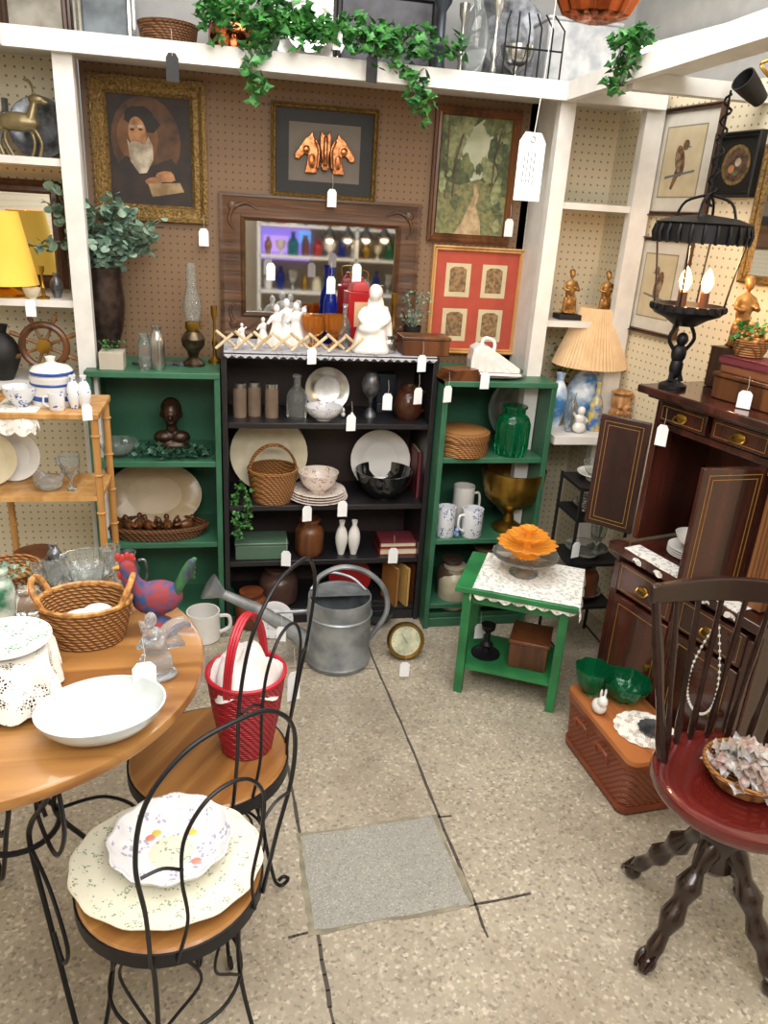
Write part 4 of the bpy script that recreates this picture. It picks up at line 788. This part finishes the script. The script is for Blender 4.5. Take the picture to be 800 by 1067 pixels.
for i in range(46):
    a=random.uniform(0,6.28); r=.075*math.sqrt(random.random()); b=B(); b.ell((0,0,0),(.014,.012,.011),0,None,8,6); 
    for s in(-1,1): b.lathe([(.002,0),(.015,.02),(.013,.02),(0,.002)],0,8,RY(90*s)@TR(0,0,.009),.3,4)
    top('wrapped_candy','clear wrapped candy in the basket','candy',b,[CELL,M('cell2','#e8eaeb','#b08a80','noise',r=.08,s=30,tr=.5),M('cell3','#e6e2de','#b8b4b0','noise',r=.08,s=30,tr=.6)][i%3],(q.x+r*math.cos(a),q.y+r*math.sin(a),zS+.025+.025*random.random()+(.035*(1-r/.06) if r<.06 else 0)),random.uniform(0,360),group='wrapped candies in the basket')
# ---------- parlor chairs
def parlor(c,bd,label,hs=1.0,ws=1.0,r=.168):
    T=thing('parlor_chair',label,'chair',c,bd+90)
    b=B(); b.lathe([(0,.428),(r-.006,.428),(r-.002,.432),(r-.002,.446),(r-.006,.45),(0,.448)],0,48); mk('seat',b,OAK,T)
    b=B(); b.lathe([(r-.002,.418),(r+.002,.418),(r+.002,.446),(r-.002,.446),(r-.002,.418)],0,48); mk('seat_band',b,IRON,T)
    def Z(L): return [(x*ws,y,.43+(z-.43)*hs) for x,y,z in L]
    b=B(); b.tube(Z([(-.108,-.124,.425),(-.12,-.145,.56),(-.138,-.163,.69),(-.125,-.18,.8),(-.07,-.193,.865),(0,-.198,.88),(.07,-.193,.865),(.125,-.18,.8),(.138,-.163,.69),(.12,-.145,.56),(.108,-.124,.425)]),.0038,0,8,False,8)
    b.tube(Z([(-.075,-.147,.43),(-.06,-.16,.52),(-.072,-.17,.62),(-.07,-.178,.7),(-.04,-.183,.75),(0,-.185,.765),(.04,-.183,.75),(.07,-.178,.7),(.072,-.17,.62),(.06,-.16,.52),(.075,-.147,.43)]),.0032,0,6,False,7)
    for s in(-1,1): b.tube(Z([(s*.071,-.172,.64),(s*.1,-.168,.66),(s*.132,-.163,.66)]),.0028,0,5,False,5)
    mk('backrest',b,IRON,T)
    for i in range(4):
        Q=RZ(45+90*i); b=B()
        b.tube([(.13,0,.425),(.118,0,.33),(.12,0,.2),(.14,0,.07),(.152,0,.02),(.168,0,.008),(.182,0,.022),(.17,0,.034),(.158,0,.026)],.0045,0,6,False,6,Q)
        b.tube([(.13,0,.42),(.1,.05,.36),(.09,.07,.3),(.11,.03,.24),(.12,0,.2)],.003,0,5,False,5,Q); b.tube([(.13,0,.42),(.1,-.05,.36),(.09,-.07,.3),(.11,-.03,.24),(.12,0,.2)],.003,0,5,False,5,Q)
        mk('leg',b,IRON,T)
    b=B(); b.ring((0,0,.2),.12,.0035,0,40); mk('brace',b,IRON,T); return T
cA=onz(178,908,.45); cA.z=0; cB=onz(218,785,.45); cB.z=0
parlor(cA,-56,'wrought iron parlor chair with oak seat holding a platter',1.0,1.0,.16)
parlor(cB,-32,'wrought iron parlor chair with oak seat holding red basket',1.14,1.0)
pp=onz(175,893,.47); b=B(); D=Matrix.Diagonal((1.0,.88,1,1)); rr=.166
b.lathe(sc(PLATE,rr,.022),0,80,D,.012,14); b.lathe([(rr*.66,.0145),(rr*.98,.0225),(rr*.985,.0212),(rr*.68,.0125)],1,80,D,.012,14)
top('platter','oval cream transferware platter lying on the chair seat','platter',b,[M('cream_glaze','#ddd9c6','#d0ccb6',r=.15,coat=.3),CREAMTR],(pp.x,pp.y-.004,.4505),-8)
qq=onz(178,872,.5); b=B(); b.lathe(sc(BOWL,.107,.045),0,80,None,.025,12)
for i,(fx,fy) in enumerate(((-.03,.045),(-.04,.035),(.035,.04),(.045,-.03))):
    r_=math.hypot(fx,fy)/.107; b.ell((fx,fy,.045*(.14+.45*r_**2.2)),(.009,.008,.0015),1+i%2)
top('bowl','white scalloped bowl with pastel flowers on the platter','bowl',b,[FLOR,M('fl_y','#d9c45a',r=.3),M('fl_p','#d88a7a',r=.3)],(qq.x,qq.y,.458),0)
q=onz(262,775,.452); T=basket('red woven wicker basket with tall handle',Vector((q.x-.01,q.y,.451)),.083,.19,RWICK,.66,True,.16,60,name='wicker_basket',rim=M('red_rim','#c01a30','#8a0c1c',r=.4))
b=B(); vs=[];N=40
for j in range(9):
    for i in range(N):
        a=2*PI*i/N; r=.08*(1-j/9)*(1+.1*math.sin(5*a+j)); vs.append((r*math.cos(a),r*math.sin(a),.165+.075*math.sin(min(1,j/7)*PI/2)+.014*math.sin(3*a+j*.9)))
b.add(vs,[(j*N+i,j*N+(i+1)%N,(j+1)*N+(i+1)%N,(j+1)*N+i) for j in range(8) for i in range(N)]+[tuple(range(8*N,9*N))])
top('cloth_bundle','crumpled white cloth stuffed in the red basket','cloth',b,CLOTH,(q.x-.01,q.y,.451))
# ---------- round table
tc=onz(-5,694,.75); TC=Vector((tc.x,tc.y,0)); rT=.37; zt=.75
T=thing('round_table','round oak parlor table on twisted iron legs','table',TC)
b=B(); b.lathe([(0,zt-.026),(rT-.012,zt-.026),(rT-.002,zt-.02),(rT,zt-.012),(rT-.003,zt-.003),(rT-.01,zt),(0,zt)],0,96); mk('tabletop',b,OAK,T)
b=B(); b.lathe([(rT-.05,zt-.05),(rT-.04,zt-.05),(rT-.04,zt-.0265),(rT-.05,zt-.0265),(rT-.05,zt-.05)],0,64); mk('apron',b,IRON,T)
for i in range(4):
    Q=RZ(-60+90*i); b=B()
    b.tube([(.3,0,.72),(.22,0,.6),(.1,0,.46),(.07,0,.38),(.13,0,.26),(.2,0,.12),(.25,0,.03),(.275,0,.01),(.295,0,.03),(.28,0,.05),(.262,0,.035)],.0055,0,6,False,7,Q)
    b.tube([(.3,0,.71),(.31,0,.6),(.24,0,.5),(.16,0,.52),(.17,0,.58),(.21,0,.56)],.004,0,6,False,6,Q)
    b.tube([(.07,0,.38),(.17,0,.36),(.24,0,.28),(.2,0,.2),(.16,0,.24)],.004,0,6,False,6,Q); mk('leg',b,IRON,T)
b=B(); b.ring((0,0,.38),.075,.006); mk('brace',b,IRON,T)
zt+=.0005
q=onz(108,762,zt); b=B(); b.lathe(sc(BOWL,.1,.052),0,56,Matrix.Diagonal((1,.8,1,1))); top('serving_bowl','oval pale grey porcelain serving bowl','bowl',b,GREY,q,15)
q=onz(0,728,zt); TX=thing('storage_basket','low brown wicker basket beneath a lace cloth','basket',q,14); b=B(); rbox(b,.13,.13,0,.085,.15,.15); mk('body',b,WICKD,TX)
cloth('white crocheted lace cloth draped loosely over a basket',(q.x,q.y,.086+zt+.001),14,.078,.078,.082,.075,M('crochet','#ece9e2',kind='lace',r=.8,s=210),wav=.008,fl=.16,scal=.006)
b=B(); b.lathe(sc(PLATE,.07,.02),0,48); b.lathe([(.042,.0118),(.0685,.0206),(.0695,.0192),(.044,.009)],1,48); top('plate','white plate with green leafy rim on the lace','plate',b,[PORC,M('green_rim','#d6ddd3','#4f8a6a','spots',s=80,r=.2)],(q.x+.02,q.y+.012,.086+zt+.006))
V('creamer','white creamer with green bands','jug',JAR,M('greenband','#d4d8cf','#2f6b50','noise',s=20,r=.2),onz(4,645,zt),28,50)
q=onz(92,664,zt); T=basket('large oval honey colored wicker basket with side handles',q,.086,.085,WICK,.8,False,oval=.8,rim=M('wick_rim','#c48f50','#8a5a2a','noise',s=80,r=.5)); 
for s in(-1,1): b=B(); b.tube([(s*.07,-.035,.085),(s*.085,-.03,.118),(s*.09,0,.128),(s*.085,.03,.118),(s*.07,.035,.085)],.006,0,8,False,5); mk('handle',b,MC['wick_rim'],T)
b=B(); b.ell((0,0,.0),(.055,.04,.022)); b.ell((.02,.01,.015),(.03,.025,.015)); top('napkin','folded white napkin in the wicker basket','cloth',b,CLOTH,q+Vector((0,0,.035)),vox=.004)
FROST=M('frosted_glass','#dfe5ea','#c9d2d8',r=.18,tr=.85)
q=onz(163,704,zt); figure('angel_figurine','large frosted glass winged figurine','figurine',FROST,q,.14,[(0,0,.04,.28,.22,.05),(0,0,.2,.22,.18,.2),(0,0,.42,.15,.13,.2),(0,0,.6,.12,.1,.12),(-.03,-.02,.84,.08,.09,.1),(-.1,-.16,.58,.05,.05,.07)],
 [([(.05,.08,.5),(.2,.13,.62),(.34,.16,.68),(.44,.17,.6)],[.08,.11,.09,.02]),([(.1,.1,.42),(.24,.14,.42),(.36,.16,.34)],[.09,.1,.02]),([(-.05,.1,.5),(-.12,.17,.62),(-.2,.2,.7)],[.08,.08,.02]),([(-.1,0,.6),(-.18,-.12,.5),(-.1,-.18,.6)],.04),([(.12,-.02,.6),(.08,-.14,.5),(-.06,-.18,.6)],.04)],vox=.0024)
def rooster(label,q,h,cols,rz):
    T=thing('rooster_figurine',label,'figurine',q,rz); s=h
    b=B(); b.ell((0,0,.38*s),(.3*s,.17*s,.22*s)); b.tube([(.15*s,0,.42*s),(.28*s,0,.62*s),(.3*s,0,.78*s)],[.15*s,.12*s,.1*s,.09*s],0,10,False,3); b.ell((.32*s,0,.82*s),(.1*s,.08*s,.09*s)); b.lathe([(0,0),(.2*s,0),(.16*s,.06*s),(.06*s,.12*s),(.06*s,.25*s),(0,.25*s)]); mk('body',b,cols[0],T,vox=s*.03)
    b=B(); 
    for i in range(5): b.tube([(-.2*s,(i-2)*.03*s,.42*s),(-.36*s,(i-2)*.05*s,(.6+.05*i)*s),(-.45*s,(i-2)*.06*s,(.5+.1*i)*s)],[.05*s,.07*s,.05*s,.02*s],0,6,False,3)
    mk('tail',b,cols[1],T,vox=s*.03)
    b=B(); b.tube([(.22*s,0,.9*s),(.42*s,0,.9*s)],.02*s)
    for i in range(4): b.ell(((.26+.05*i)*s,0,(.92+.02*(i%2))*s),(.035*s,.02*s,.06*s),0,None,8,6)
    b.ell((.4*s,0,.72*s),(.03*s,.02*s,.06*s),0,None,8,6); mk('comb',b,M('comb_red','#a8302a',r=.6),T)
    b=B(); b.lathe([(.03*s,0),(0,.09*s)],0,8,TR(.4*s,0,.82*s)@RY(95)); mk('beak',b,M('beak','#d9a03a',r=.4),T)
rooster('patchwork fabric rooster in dark blue purple and red',onz(166,652,zt),.17,[M('rc1','#8a2f2c','#2a4470','noise',s=60,r=.8),M('rc2','#3a2c54','#2f6a38','noise',s=40,r=.8)],190)
b=B(); b.lathe([(0,0),(.06,0),(.09,.012),(.09,.018),(.06,.008),(0,.007)],0,48,None,.03,16); top('glass_tray','scalloped silver tray on the table','tray',b,SILV,onz(92,612,zt))
V('glass_bowl','cut glass bowl on the silver tray','bowl',BOWL,GLASS,onz(92,611,zt)+Vector((0,0,.012)),56,24,flute=.05,nf=16,seg=64)
for px,py,h_ in((118,604,34),(45,618,30),(60,622,34),(132,640,26)): V('wine_glass','small clear glass goblet on the table','glass',URN,GLASS,onz(px,py,zt),18,h_,group='glass goblets on the table')
V('sugar_bowl','cut glass sugar bowl with lid','bowl',JAR,GLASS,onz(32,640,zt),30,26,flute=.05,nf=12)
basket('shallow wicker tray with greenery on the table',onz(12,604,zt),.065,.03,WICK,.85,False)
q=onz(14,602,zt+.03); ivy('small dried greenery in the shallow wicker tray',[[q+Vector((-.05,0,0)),q+Vector((0,.02,.01)),q+Vector((.04,0,0))]],900,.014,'dried_greenery',LEAF2,.022)
# ---------- left stand
ys=2.22; zsD=ony(80,430,ys).z; x1=ony(103,432,ys).x
T=thing('plant_stand','light bamboo style wooden tiered stand','table',(x1-.17,ys+.11,0))
b=B(); b.box((0,0,zsD-.01),(.34,.24,.02)); mk('tabletop',b,LTW,T,bev=.004)
for z in(.72,.3): b=B(); b.box((0,0,z),(.32,.22,.014)); mk('shelf',b,LTW,T)
for sx in(-1,1):
    for sy in(-1,1):
        b=B(); b.tube([(sx*.155,sy*.105,0),(sx*.155,sy*.105,zsD-.02)],.011,0,10)
        for i in range(8): b.ring((sx*.155,sy*.105,.08+i*(zsD-.15)/7),.011,.004,0,12,5)
        mk('leg',b,LTW,T)
p=Vector((at(57,ys+.1,zsD).x,ys+.1,zsD)); T=thing('canister','large lidded white ceramic canister with blue bands','canister',p); r=.06
b=B(); b.lathe([(0,0),(r*.95,0),(r,.005),(r,.022),(r,.075),(r*1.03,.08),(r*1.03,.086),(r*.9,.088),(0,.088)],0,36); b.lathe([(r+.0005,.018),(r+.002,.02),(r+.002,.03),(r+.0005,.032)],1,36); b.lathe([(r+.0005,.06),(r+.002,.062),(r+.002,.066),(r+.0005,.068)],1,36); mk('body',b,[PORC,M('blue_rim','#2f4f9a',r=.2)],T)
b=B(); b.lathe([(0,.089),(r*.98,.089),(r*.98,.1),(r*.8,.112),(r*.3,.12),(r*.18,.125),(r*.25,.138),(0,.142)],0,36); b.lathe([(r*.982,.09),(r*1.0,.092),(r*1.0,.098),(r*.982,.1)],1,36); mk('lid',b,[PORC,MC['blue_rim']],T)
for px in(78,89): V('vase','small cobalt blue and white vase','vase',VASE,BLUETR,at(px,ys+.05,zsD),14,34,group='small blue vases')
V('mug','white mug with blue stripe','mug',MUG,BLUETR,at(60,ys+.03,zsD),16,18,handle=1,rz=200)
V('teacup','blue and white teacup on the stand','cup',BOWL,BLUETR,at(22,ys+.06,zsD+.004),34,20,handle=1)
cloth('small white lace cloth hanging over the wooden stand',(at(14,ys,zsD).x,ys+.1,zsD+.001),0,.055,.1,.03,.06,LFINE)
leanplate('blue glass plate leaning on the lower tier',M('blueglaze','#4a5f86','#6f84a8','noise',s=20,r=.15),18,ys+.16,.728,52,PORC)
leanplate('cream plate leaning on the lower tier',CREAMTR,-8,ys+.12,.728,56,IVORY)
figure('swan_figurine','clear glass swan figurine on the lower tier','figurine',FROST,at(52,ys+.05,.728),.11,[(0,0,.25,.35,.22,.22),(-.2,0,.35,.2,.12,.25)],[([(.25,0,.3),(.4,0,.6),(.25,0,.85),(.4,0,.95),(.52,0,.85)],[.08,.06,.05,.05,.03])])
V('goblet','clear glass goblet on the lower tier','goblet',URN,GLASS,at(75,ys+.06,.728),20,36); V('pot','dark brown pottery pot on the lowest tier','pot',JAR,TERRA,at(45,ys+.08,.308),60,60)
V('metal_jug','silver plated pitcher near the stand','jug',[(0,0),(.6,0),(.65,.05),(.3,.15),(.9,.4),(1,.6),(.6,.85),(.75,1),(.65,1),(.5,.85),(0,.5)],PEW,onz(136,618,zt),22,42,handle=1)
figure('wolf_figurine','pewter wolf head figurine on the table','figurine',PEW,onz(54,600,zt),.08,[(0,0,.3,.3,.25,.3),(.15,-.1,.7,.2,.18,.2),(.35,-.15,.65,.15,.08,.08),(.05,-.05,.95,.05,.04,.1),(.2,-.05,.95,.05,.04,.1)])
# ---------- left unit contents
pframe('wall mirror in dark carved wooden frame behind the lamp',-40,186,70,298,13,DKW,[],MIRR,name='wall_mirror',cat='mirror',d=.03)
p=at(6,2.8,ZL2); T=thing('table_lamp','brass table lamp with glowing amber yellow shade','lamp',p)
b=B(); b.lathe([(0,0),(.06,0),(.06,.01),(.02,.03),(.03,.06),(.015,.08),(.01,.2),(0,.2)]); mk('base',b,BRASS,T)
b=B(); b.lathe([(.108,.04),(.066,.265),(.064,.265),(.106,.04)],0,40); mk('lamp_shade',b,M('yellow_shade','#e2b84e','#cf9c30',r=.8,em=.45,s=6),T)
b=B(); b.ell((0,0,.23),(.025,.025,.035)); mk('bulb',b,MC['warm_bulb'],T)
V('candlestick','brass candlestick on the white shelf','candlestick',CANS,BRASS,at(46,2.76,ZL2),12,34); V('vase','small pewter vase on the white shelf','vase',VASE,PEW,at(60,2.8,ZL2),13,26)
V('teacup','small gilt teacup on the white shelf','cup',BOWL,IVORY,at(34,2.75,ZL2),18,12)
figure('deer_figurine','brass leaping deer figurine on the white shelf','figurine',M('old_brass','#9a8a66','#5f543c',r=.35,m=.6),at(22,2.8,ZL1),.22,[(0,0,.45,.3,.1,.13),(.28,0,.75,.12,.06,.07),(.38,0,.72,.08,.04,.04)],[([(.18,0,.5),(.25,0,.72)],[.08,.05]),([(.2,0,.4),(.3,0,.2),(.25,0,0)],.03),([(.14,.04,.4),(.2,.04,.2),(.14,.04,0)],.03),([(-.2,0,.4),(-.3,0,.25),(-.22,0,0)],.035),([(-.14,.04,.4),(-.2,.04,.22),(-.1,.04,0)],.03),([(.25,0,.8),(.2,.05,.95),(.1,.08,1)],.015),([(.25,0,.8),(.24,-.05,.95),(.16,-.08,1)],.015)],vox=.0035)
leanplate('brown relief plate leaning on the white shelf',M('relief','#6a5042','#3f2d24','noise',s=40,b=.6),45,2.9,ZL1,60,PEW,name='relief_plate')
V('goblet','silver goblet on the high white shelf','goblet',URN,SILV,at(2,2.85,ZL1),22,60)
p=at(50,2.78,ZL3); T=thing('ship_wheel','turned wooden ship wheel ornament','ornament',p); R=.115; TT=TR(0,0,R+.005)@RX(90)
b=B(); b.ring((0,0,0),R*.62,.012,0,36,8,TT); mk('rim',b,MIDW,T)
b=B(); b.lathe([(0,-.012),(.024,-.012),(.024,.012),(0,.016)],0,20,TT); mk('hub',b,BRASS,T)
for i in range(8): a=PI*i/4+.39; b=B(); b.tube([(.02*math.cos(a),.02*math.sin(a),0),(R*.6*math.cos(a),R*.6*math.sin(a),0),(R*math.cos(a),R*math.sin(a),0)],[.005,.006,.005,.006,.009,.006],0,7,False,5,TT); mk('spoke',b,M('wheelwood','#8f6238','#5f3c1e','wood',s=20),T)
V('vase','dark round vase on the white shelf','vase',VASE,BLK,at(5,2.8,ZL3),36,56)
# ---------- top shelf items
yT=2.655
S=lambda pts,y=yT: [ony(a,c,y) for a,c in pts]
ivy('artificial ivy garland draped over the top shelf',[S([(215,8),(240,18),(290,12),(330,30),(380,42),(430,38),(478,52)]),S([(250,15),(268,40),(262,70),(268,98)]),S([(300,15),(320,40),(345,35)]),S([(370,42),(400,52),(425,72),(438,100),(440,122)]),S([(225,10),(222,35)]),S([(410,45),(395,62)]),S([(290,10),(280,35),(310,25),(360,40)]),S([(230,5),(300,28),(370,30),(440,50)])],440,.038,spread=.032)
X=lambda pts: [onx(a,c,XQ0-.02) for a,c in pts]
ivy('sprig of artificial ivy hanging over the ledge corner',[X([(662,32),(650,50),(642,72),(640,92)]),X([(662,32),(660,55),(654,72)]),X([(640,45),(655,40),(672,38)])],520,.032,'ivy_sprig',spread=.018)
V('glass_vase','tall clear glass vase on the top shelf','vase',VASE,GLASS,at(492,2.8,ZT),26,90)
V('lamp_base','dark metal lamp base on the top shelf','lamp',CANS,MC['dark_metal'],at(456,2.8,ZT),40,90)
V('candlestick','tall silver candlestick on the top shelf','candlestick',CANS,SILV,at(512,2.78,ZT),24,90); V('candlestick','tall silver candlestick on the top shelf','candlestick',CANS,SILV,at(478,2.85,ZT),22,80)
V('copper_pot','small copper pot on the top shelf','pot',JAR,COPP,at(243,2.85,ZT),50,50); V('pitcher','green glazed pitcher on the top shelf','jug',VASE,M('greenglaze','#4f6a4c','#33452f',r=.25),at(275,2.88,ZT),34,70)
V('silver_bowl','silver pedestal bowl on the top shelf','bowl',URN,SILV,at(535,2.8,ZT),34,40)
leanplate('large silver tray leaning at the back of the top shelf',SILV,520,2.93,ZT,90,PEW,name='tray'); leanplate('silver tray leaning at the back of the top shelf',PEW,320,2.95,ZT,80,SILV,name='tray')
basket('round brown wicker basket on the top shelf',at(176,2.82,ZT),.09,.07,WICKD,.85,False)
def propframe(label,px,w,h,m1,m2,y=2.93,z=ZT):
    q=at(px,y,z); k=K(q); T=thing('framed_picture',label,'picture',q+Vector((0,0,h*k/2)),0); b=B(); mould(b,w*k,h*k,9*k,.02); mk('frame',b,m1,T); b=B(); b.box((0,-.004,0),(w*k*.9,.004,h*k*.9)); mk('picture',b,m2,T)
propframe('dark framed picture propped on the top shelf',400,110,80,BLK,M('dkpic','#4a4a52','#26262c','noise',s=10)); propframe('small brown framed picture on the top shelf',40,70,70,DKW,M('gpic','#9a968c','#6b675e','noise',s=10)); propframe('silver framed picture on the top shelf',112,60,60,SILV,M('gpic2','#6f7a80','#454c52','noise',s=10))
b=B(); b.box((0,0,.1),(.26,.16,.2)); b.box((0,0,.205),(.27,.17,.012)); top('storage_box','pale grey white lidded box on the top shelf','box',b,M('pale_box','#c2c4c6','#9da1a6','noise',r=.6,s=20),at(592,2.86,ZT),0,bev=.005)
b=B(); 
for i in range(6): b.tube([(-.1+.04*i,0,.004),(-.1+.04*i,0,.16),(-.09+.03*i,.0,.2)],.003)
b.tube([(-.1,0,.1),(.1,0,.1)],.003); b.box((0,0,.004),(.24,.06,.008)); top('wire_rack','dark wire rack on the top shelf','rack',b,IRON,at(552,2.74,ZT))
q=Vector((XQ0+.1,2.35,ZT+.003)); b=B(); b.lathe(sc(PLATE,.075,.02),0,40); top('platter','dark maroon platter on the high ledge','platter',b,M('maroon_glaze','#4a1c1c',r=.2),q)
q=ray(622,4)*1.5+CAM; T=thing('copper_mold','oval copper jelly mold hanging on a string','mold',q)
b=B(); b.lathe([(0,-.0),(.082,.0),(.088,.012),(.066,.05),(.03,.062),(0,.056)],0,64,RX(180)@TR(0,0,-.03)@Matrix.Diagonal((1,.8,1,1)),.05,12); mk('body',b,COPP,T)
b=B(); b.tube([(0,0,.02),(0,0,zC-q.z)],.001,0,4); mk('string',b,STR,T)
q=ray(556,138)*.95+CAM; k=.95/F; T=thing('price_tag','large white paper price tag dangling on a long string','tag',q,12)
b=B(); w,h=32*k,66*k; b.poly([(-w/2,-h),(w/2,-h),(w/2,-h*.14),(w*.3,0),(-w*.3,0),(-w/2,-h*.14)],.0006,0,RX(90))
for i in range(4):
    for j in range(5): b.box((-w*.25+w*.13*i,-.0009,-h*(.3+.1*j+.02*(i%2))),(w*.035,.0002,h*(.06+.02*((i+j)%2))),1)
b.ring((0,0,0),w*.09,w*.03,2,16,4,TR(0,-.0006,-h*.1)@RX(90)); mk('card',b,[TAG,INK,M('hole','#9a9da0',r=.8)],T,sm=0)
b=B(); b.tube([(0,-.001,-h*.1),(.003,-.001,.03),(.008,0,.1),(.012,0,.3),(.012,0,zC-q.z)],.0006,0,4,False,4); mk('string',b,STR,T)
for (px,py,y) in[(212,238,2.95),(346,197,2.95),(325,362,2.66),(366,432,2.655),(531,228,2.95),(282,274,2.88),(545,186,2.95),(440,370,2.66),(467,402,2.58),(357,522,2.655),(320,527,2.655),(298,574,2.655),(410,571,2.655),(436,404,2.66),(404,410,2.66),(500,650,2.3),(601,565,2.34),(90,421,2.2),(31,312,2.7),(345,288,2.66),(372,275,2.66),(352,32,2.64),(293,653,2.2),(422,690,2.25),(506,388,2.56)]: 
    tag(px,py,y)
for px,py in((179,55),(388,56)): tag(px,py,2.64,13,26,mt=BTAG)
tag(0,0,loc=SE(.06,.03,1.02),w=12,h=22,rz=-50); q=onz(155,715,.752); tag(0,0,loc=Vector((q.x,q.y-.045,.83)),w=24,h=34,rz=10); tag(0,0,loc=onz(306,700,.62),w=14,h=34,rz=20); tag(0,0,loc=SE(.3,.05,ZTp+.05),w=14,h=18,rz=-50)
# ---------- rear of the shop (seen in the mirror)
def refl(px,py): 
    p=ony(px,py,yW); f=(yW-yR-.05)/yW; return Vector((p.x+(p.x)*f,yR+.05,p.z+(p.z-HC)*f))
A=refl(272,236); Bq=refl(322,272)
b=B(); b.box((0,0,0),(abs(Bq.x-A.x),.03,abs(A.z-Bq.z))); b.box((-.1,.018,0),(abs(Bq.x-A.x)*.5,.004,abs(A.z-Bq.z)*.5),1); b.box((.2,.018,.08),(abs(Bq.x-A.x)*.25,.004,.12),2)
top('wall_screen','purple and blue lit screen on the rear wall','screen',b,[M('purple_poster','#9a78e0','#5a8af0','noise',s=3,em=1.0),M('scr2','#c9a0f0',em=1),M('scr3','#6fb0f5',em=1)],((A.x+Bq.x)/2,yR+.05,(A.z+Bq.z)/2))
T=thing('display_shelf','tall shelving unit with ornaments by the rear wall','shelf',(refl(365,300).x,yR+.2,0)); sw=2.0; b=B()
for z in(.4,.75,1.1,1.4): b.box((0,0,z),(sw,.35,.025))
for s in(-1,0,1): b.box((s*sw/2,0,.75),(.03,.35,1.5))
mk('body',b,WHITE,T)
sx0=T.location.x-sw/2
for zi,z in enumerate((.763,1.113,1.413)):
    for i in range(15): top('jar','assorted ceramic jar on the rear shelf','jar',B().lathe(sc([JAR,VASE,URN,BOTTLE][(i+zi)%4],.04+.01*(i%3),.14+.03*((i*7+zi)%4)),0,14),[PORC,BRASS,TERRA,BGLASS,IVORY,MC['red_tin'],SILV,GGLASS][(i*3+zi)%8],(sx0+.1+.128*i,yR+.2,z),group='jars on the rear shelving')
for i in range(4):
    q=refl(338+i*18,248); b=B(); b.lathe([(.0,.2),(.01,.2),(.01,.12),(.09,0),(.085,0),(0,.1)],0,20); b.ell((0,0,.01),(.04,.04,.04),1); b.tube([(0,0,.2),(0,0,zC-q.z)],.004); top('pendant_lamp','small glowing pendant lamp by the rear wall','lamp',b,[BLK,M('pend','#ffe0b0',em=12)],(q.x,yR+.5,q.z),group='rear pendant lamps')
# ---------- lights
def area(loc,sx,sy,e,col=(1,.975,.94),rot=(0,0,0)):
    l=bpy.data.lights.new('ceiling_or_fill_light','AREA'); l.shape='RECTANGLE'; l.size=sx; l.size_y=sy; l.energy=e; l.color=col; o=bpy.data.objects.new('ceiling_or_fill_light',l); o.location=loc; o.rotation_euler=rot; COL.objects.link(o)
area((.35,1.9,zC-.02),1.6,.8,38); area((.35,.6,zC-.02),2.0,.9,36); area((.5,-1.2,zC-.02),2.4,.8,46)
area((.3,-.3,2.3),1.8,.8,36,(1,.97,.93),(math.radians(66),0,0))  # added soft fill behind the camera, aimed at the shelves, no real fixture
W=bpy.data.worlds.new('world'); bpy.context.scene.world=W; W.use_nodes=True; W.node_tree.nodes['Background'].inputs[0].default_value=(.9,.93,1,1); W.node_tree.nodes['Background'].inputs[1].default_value=.4
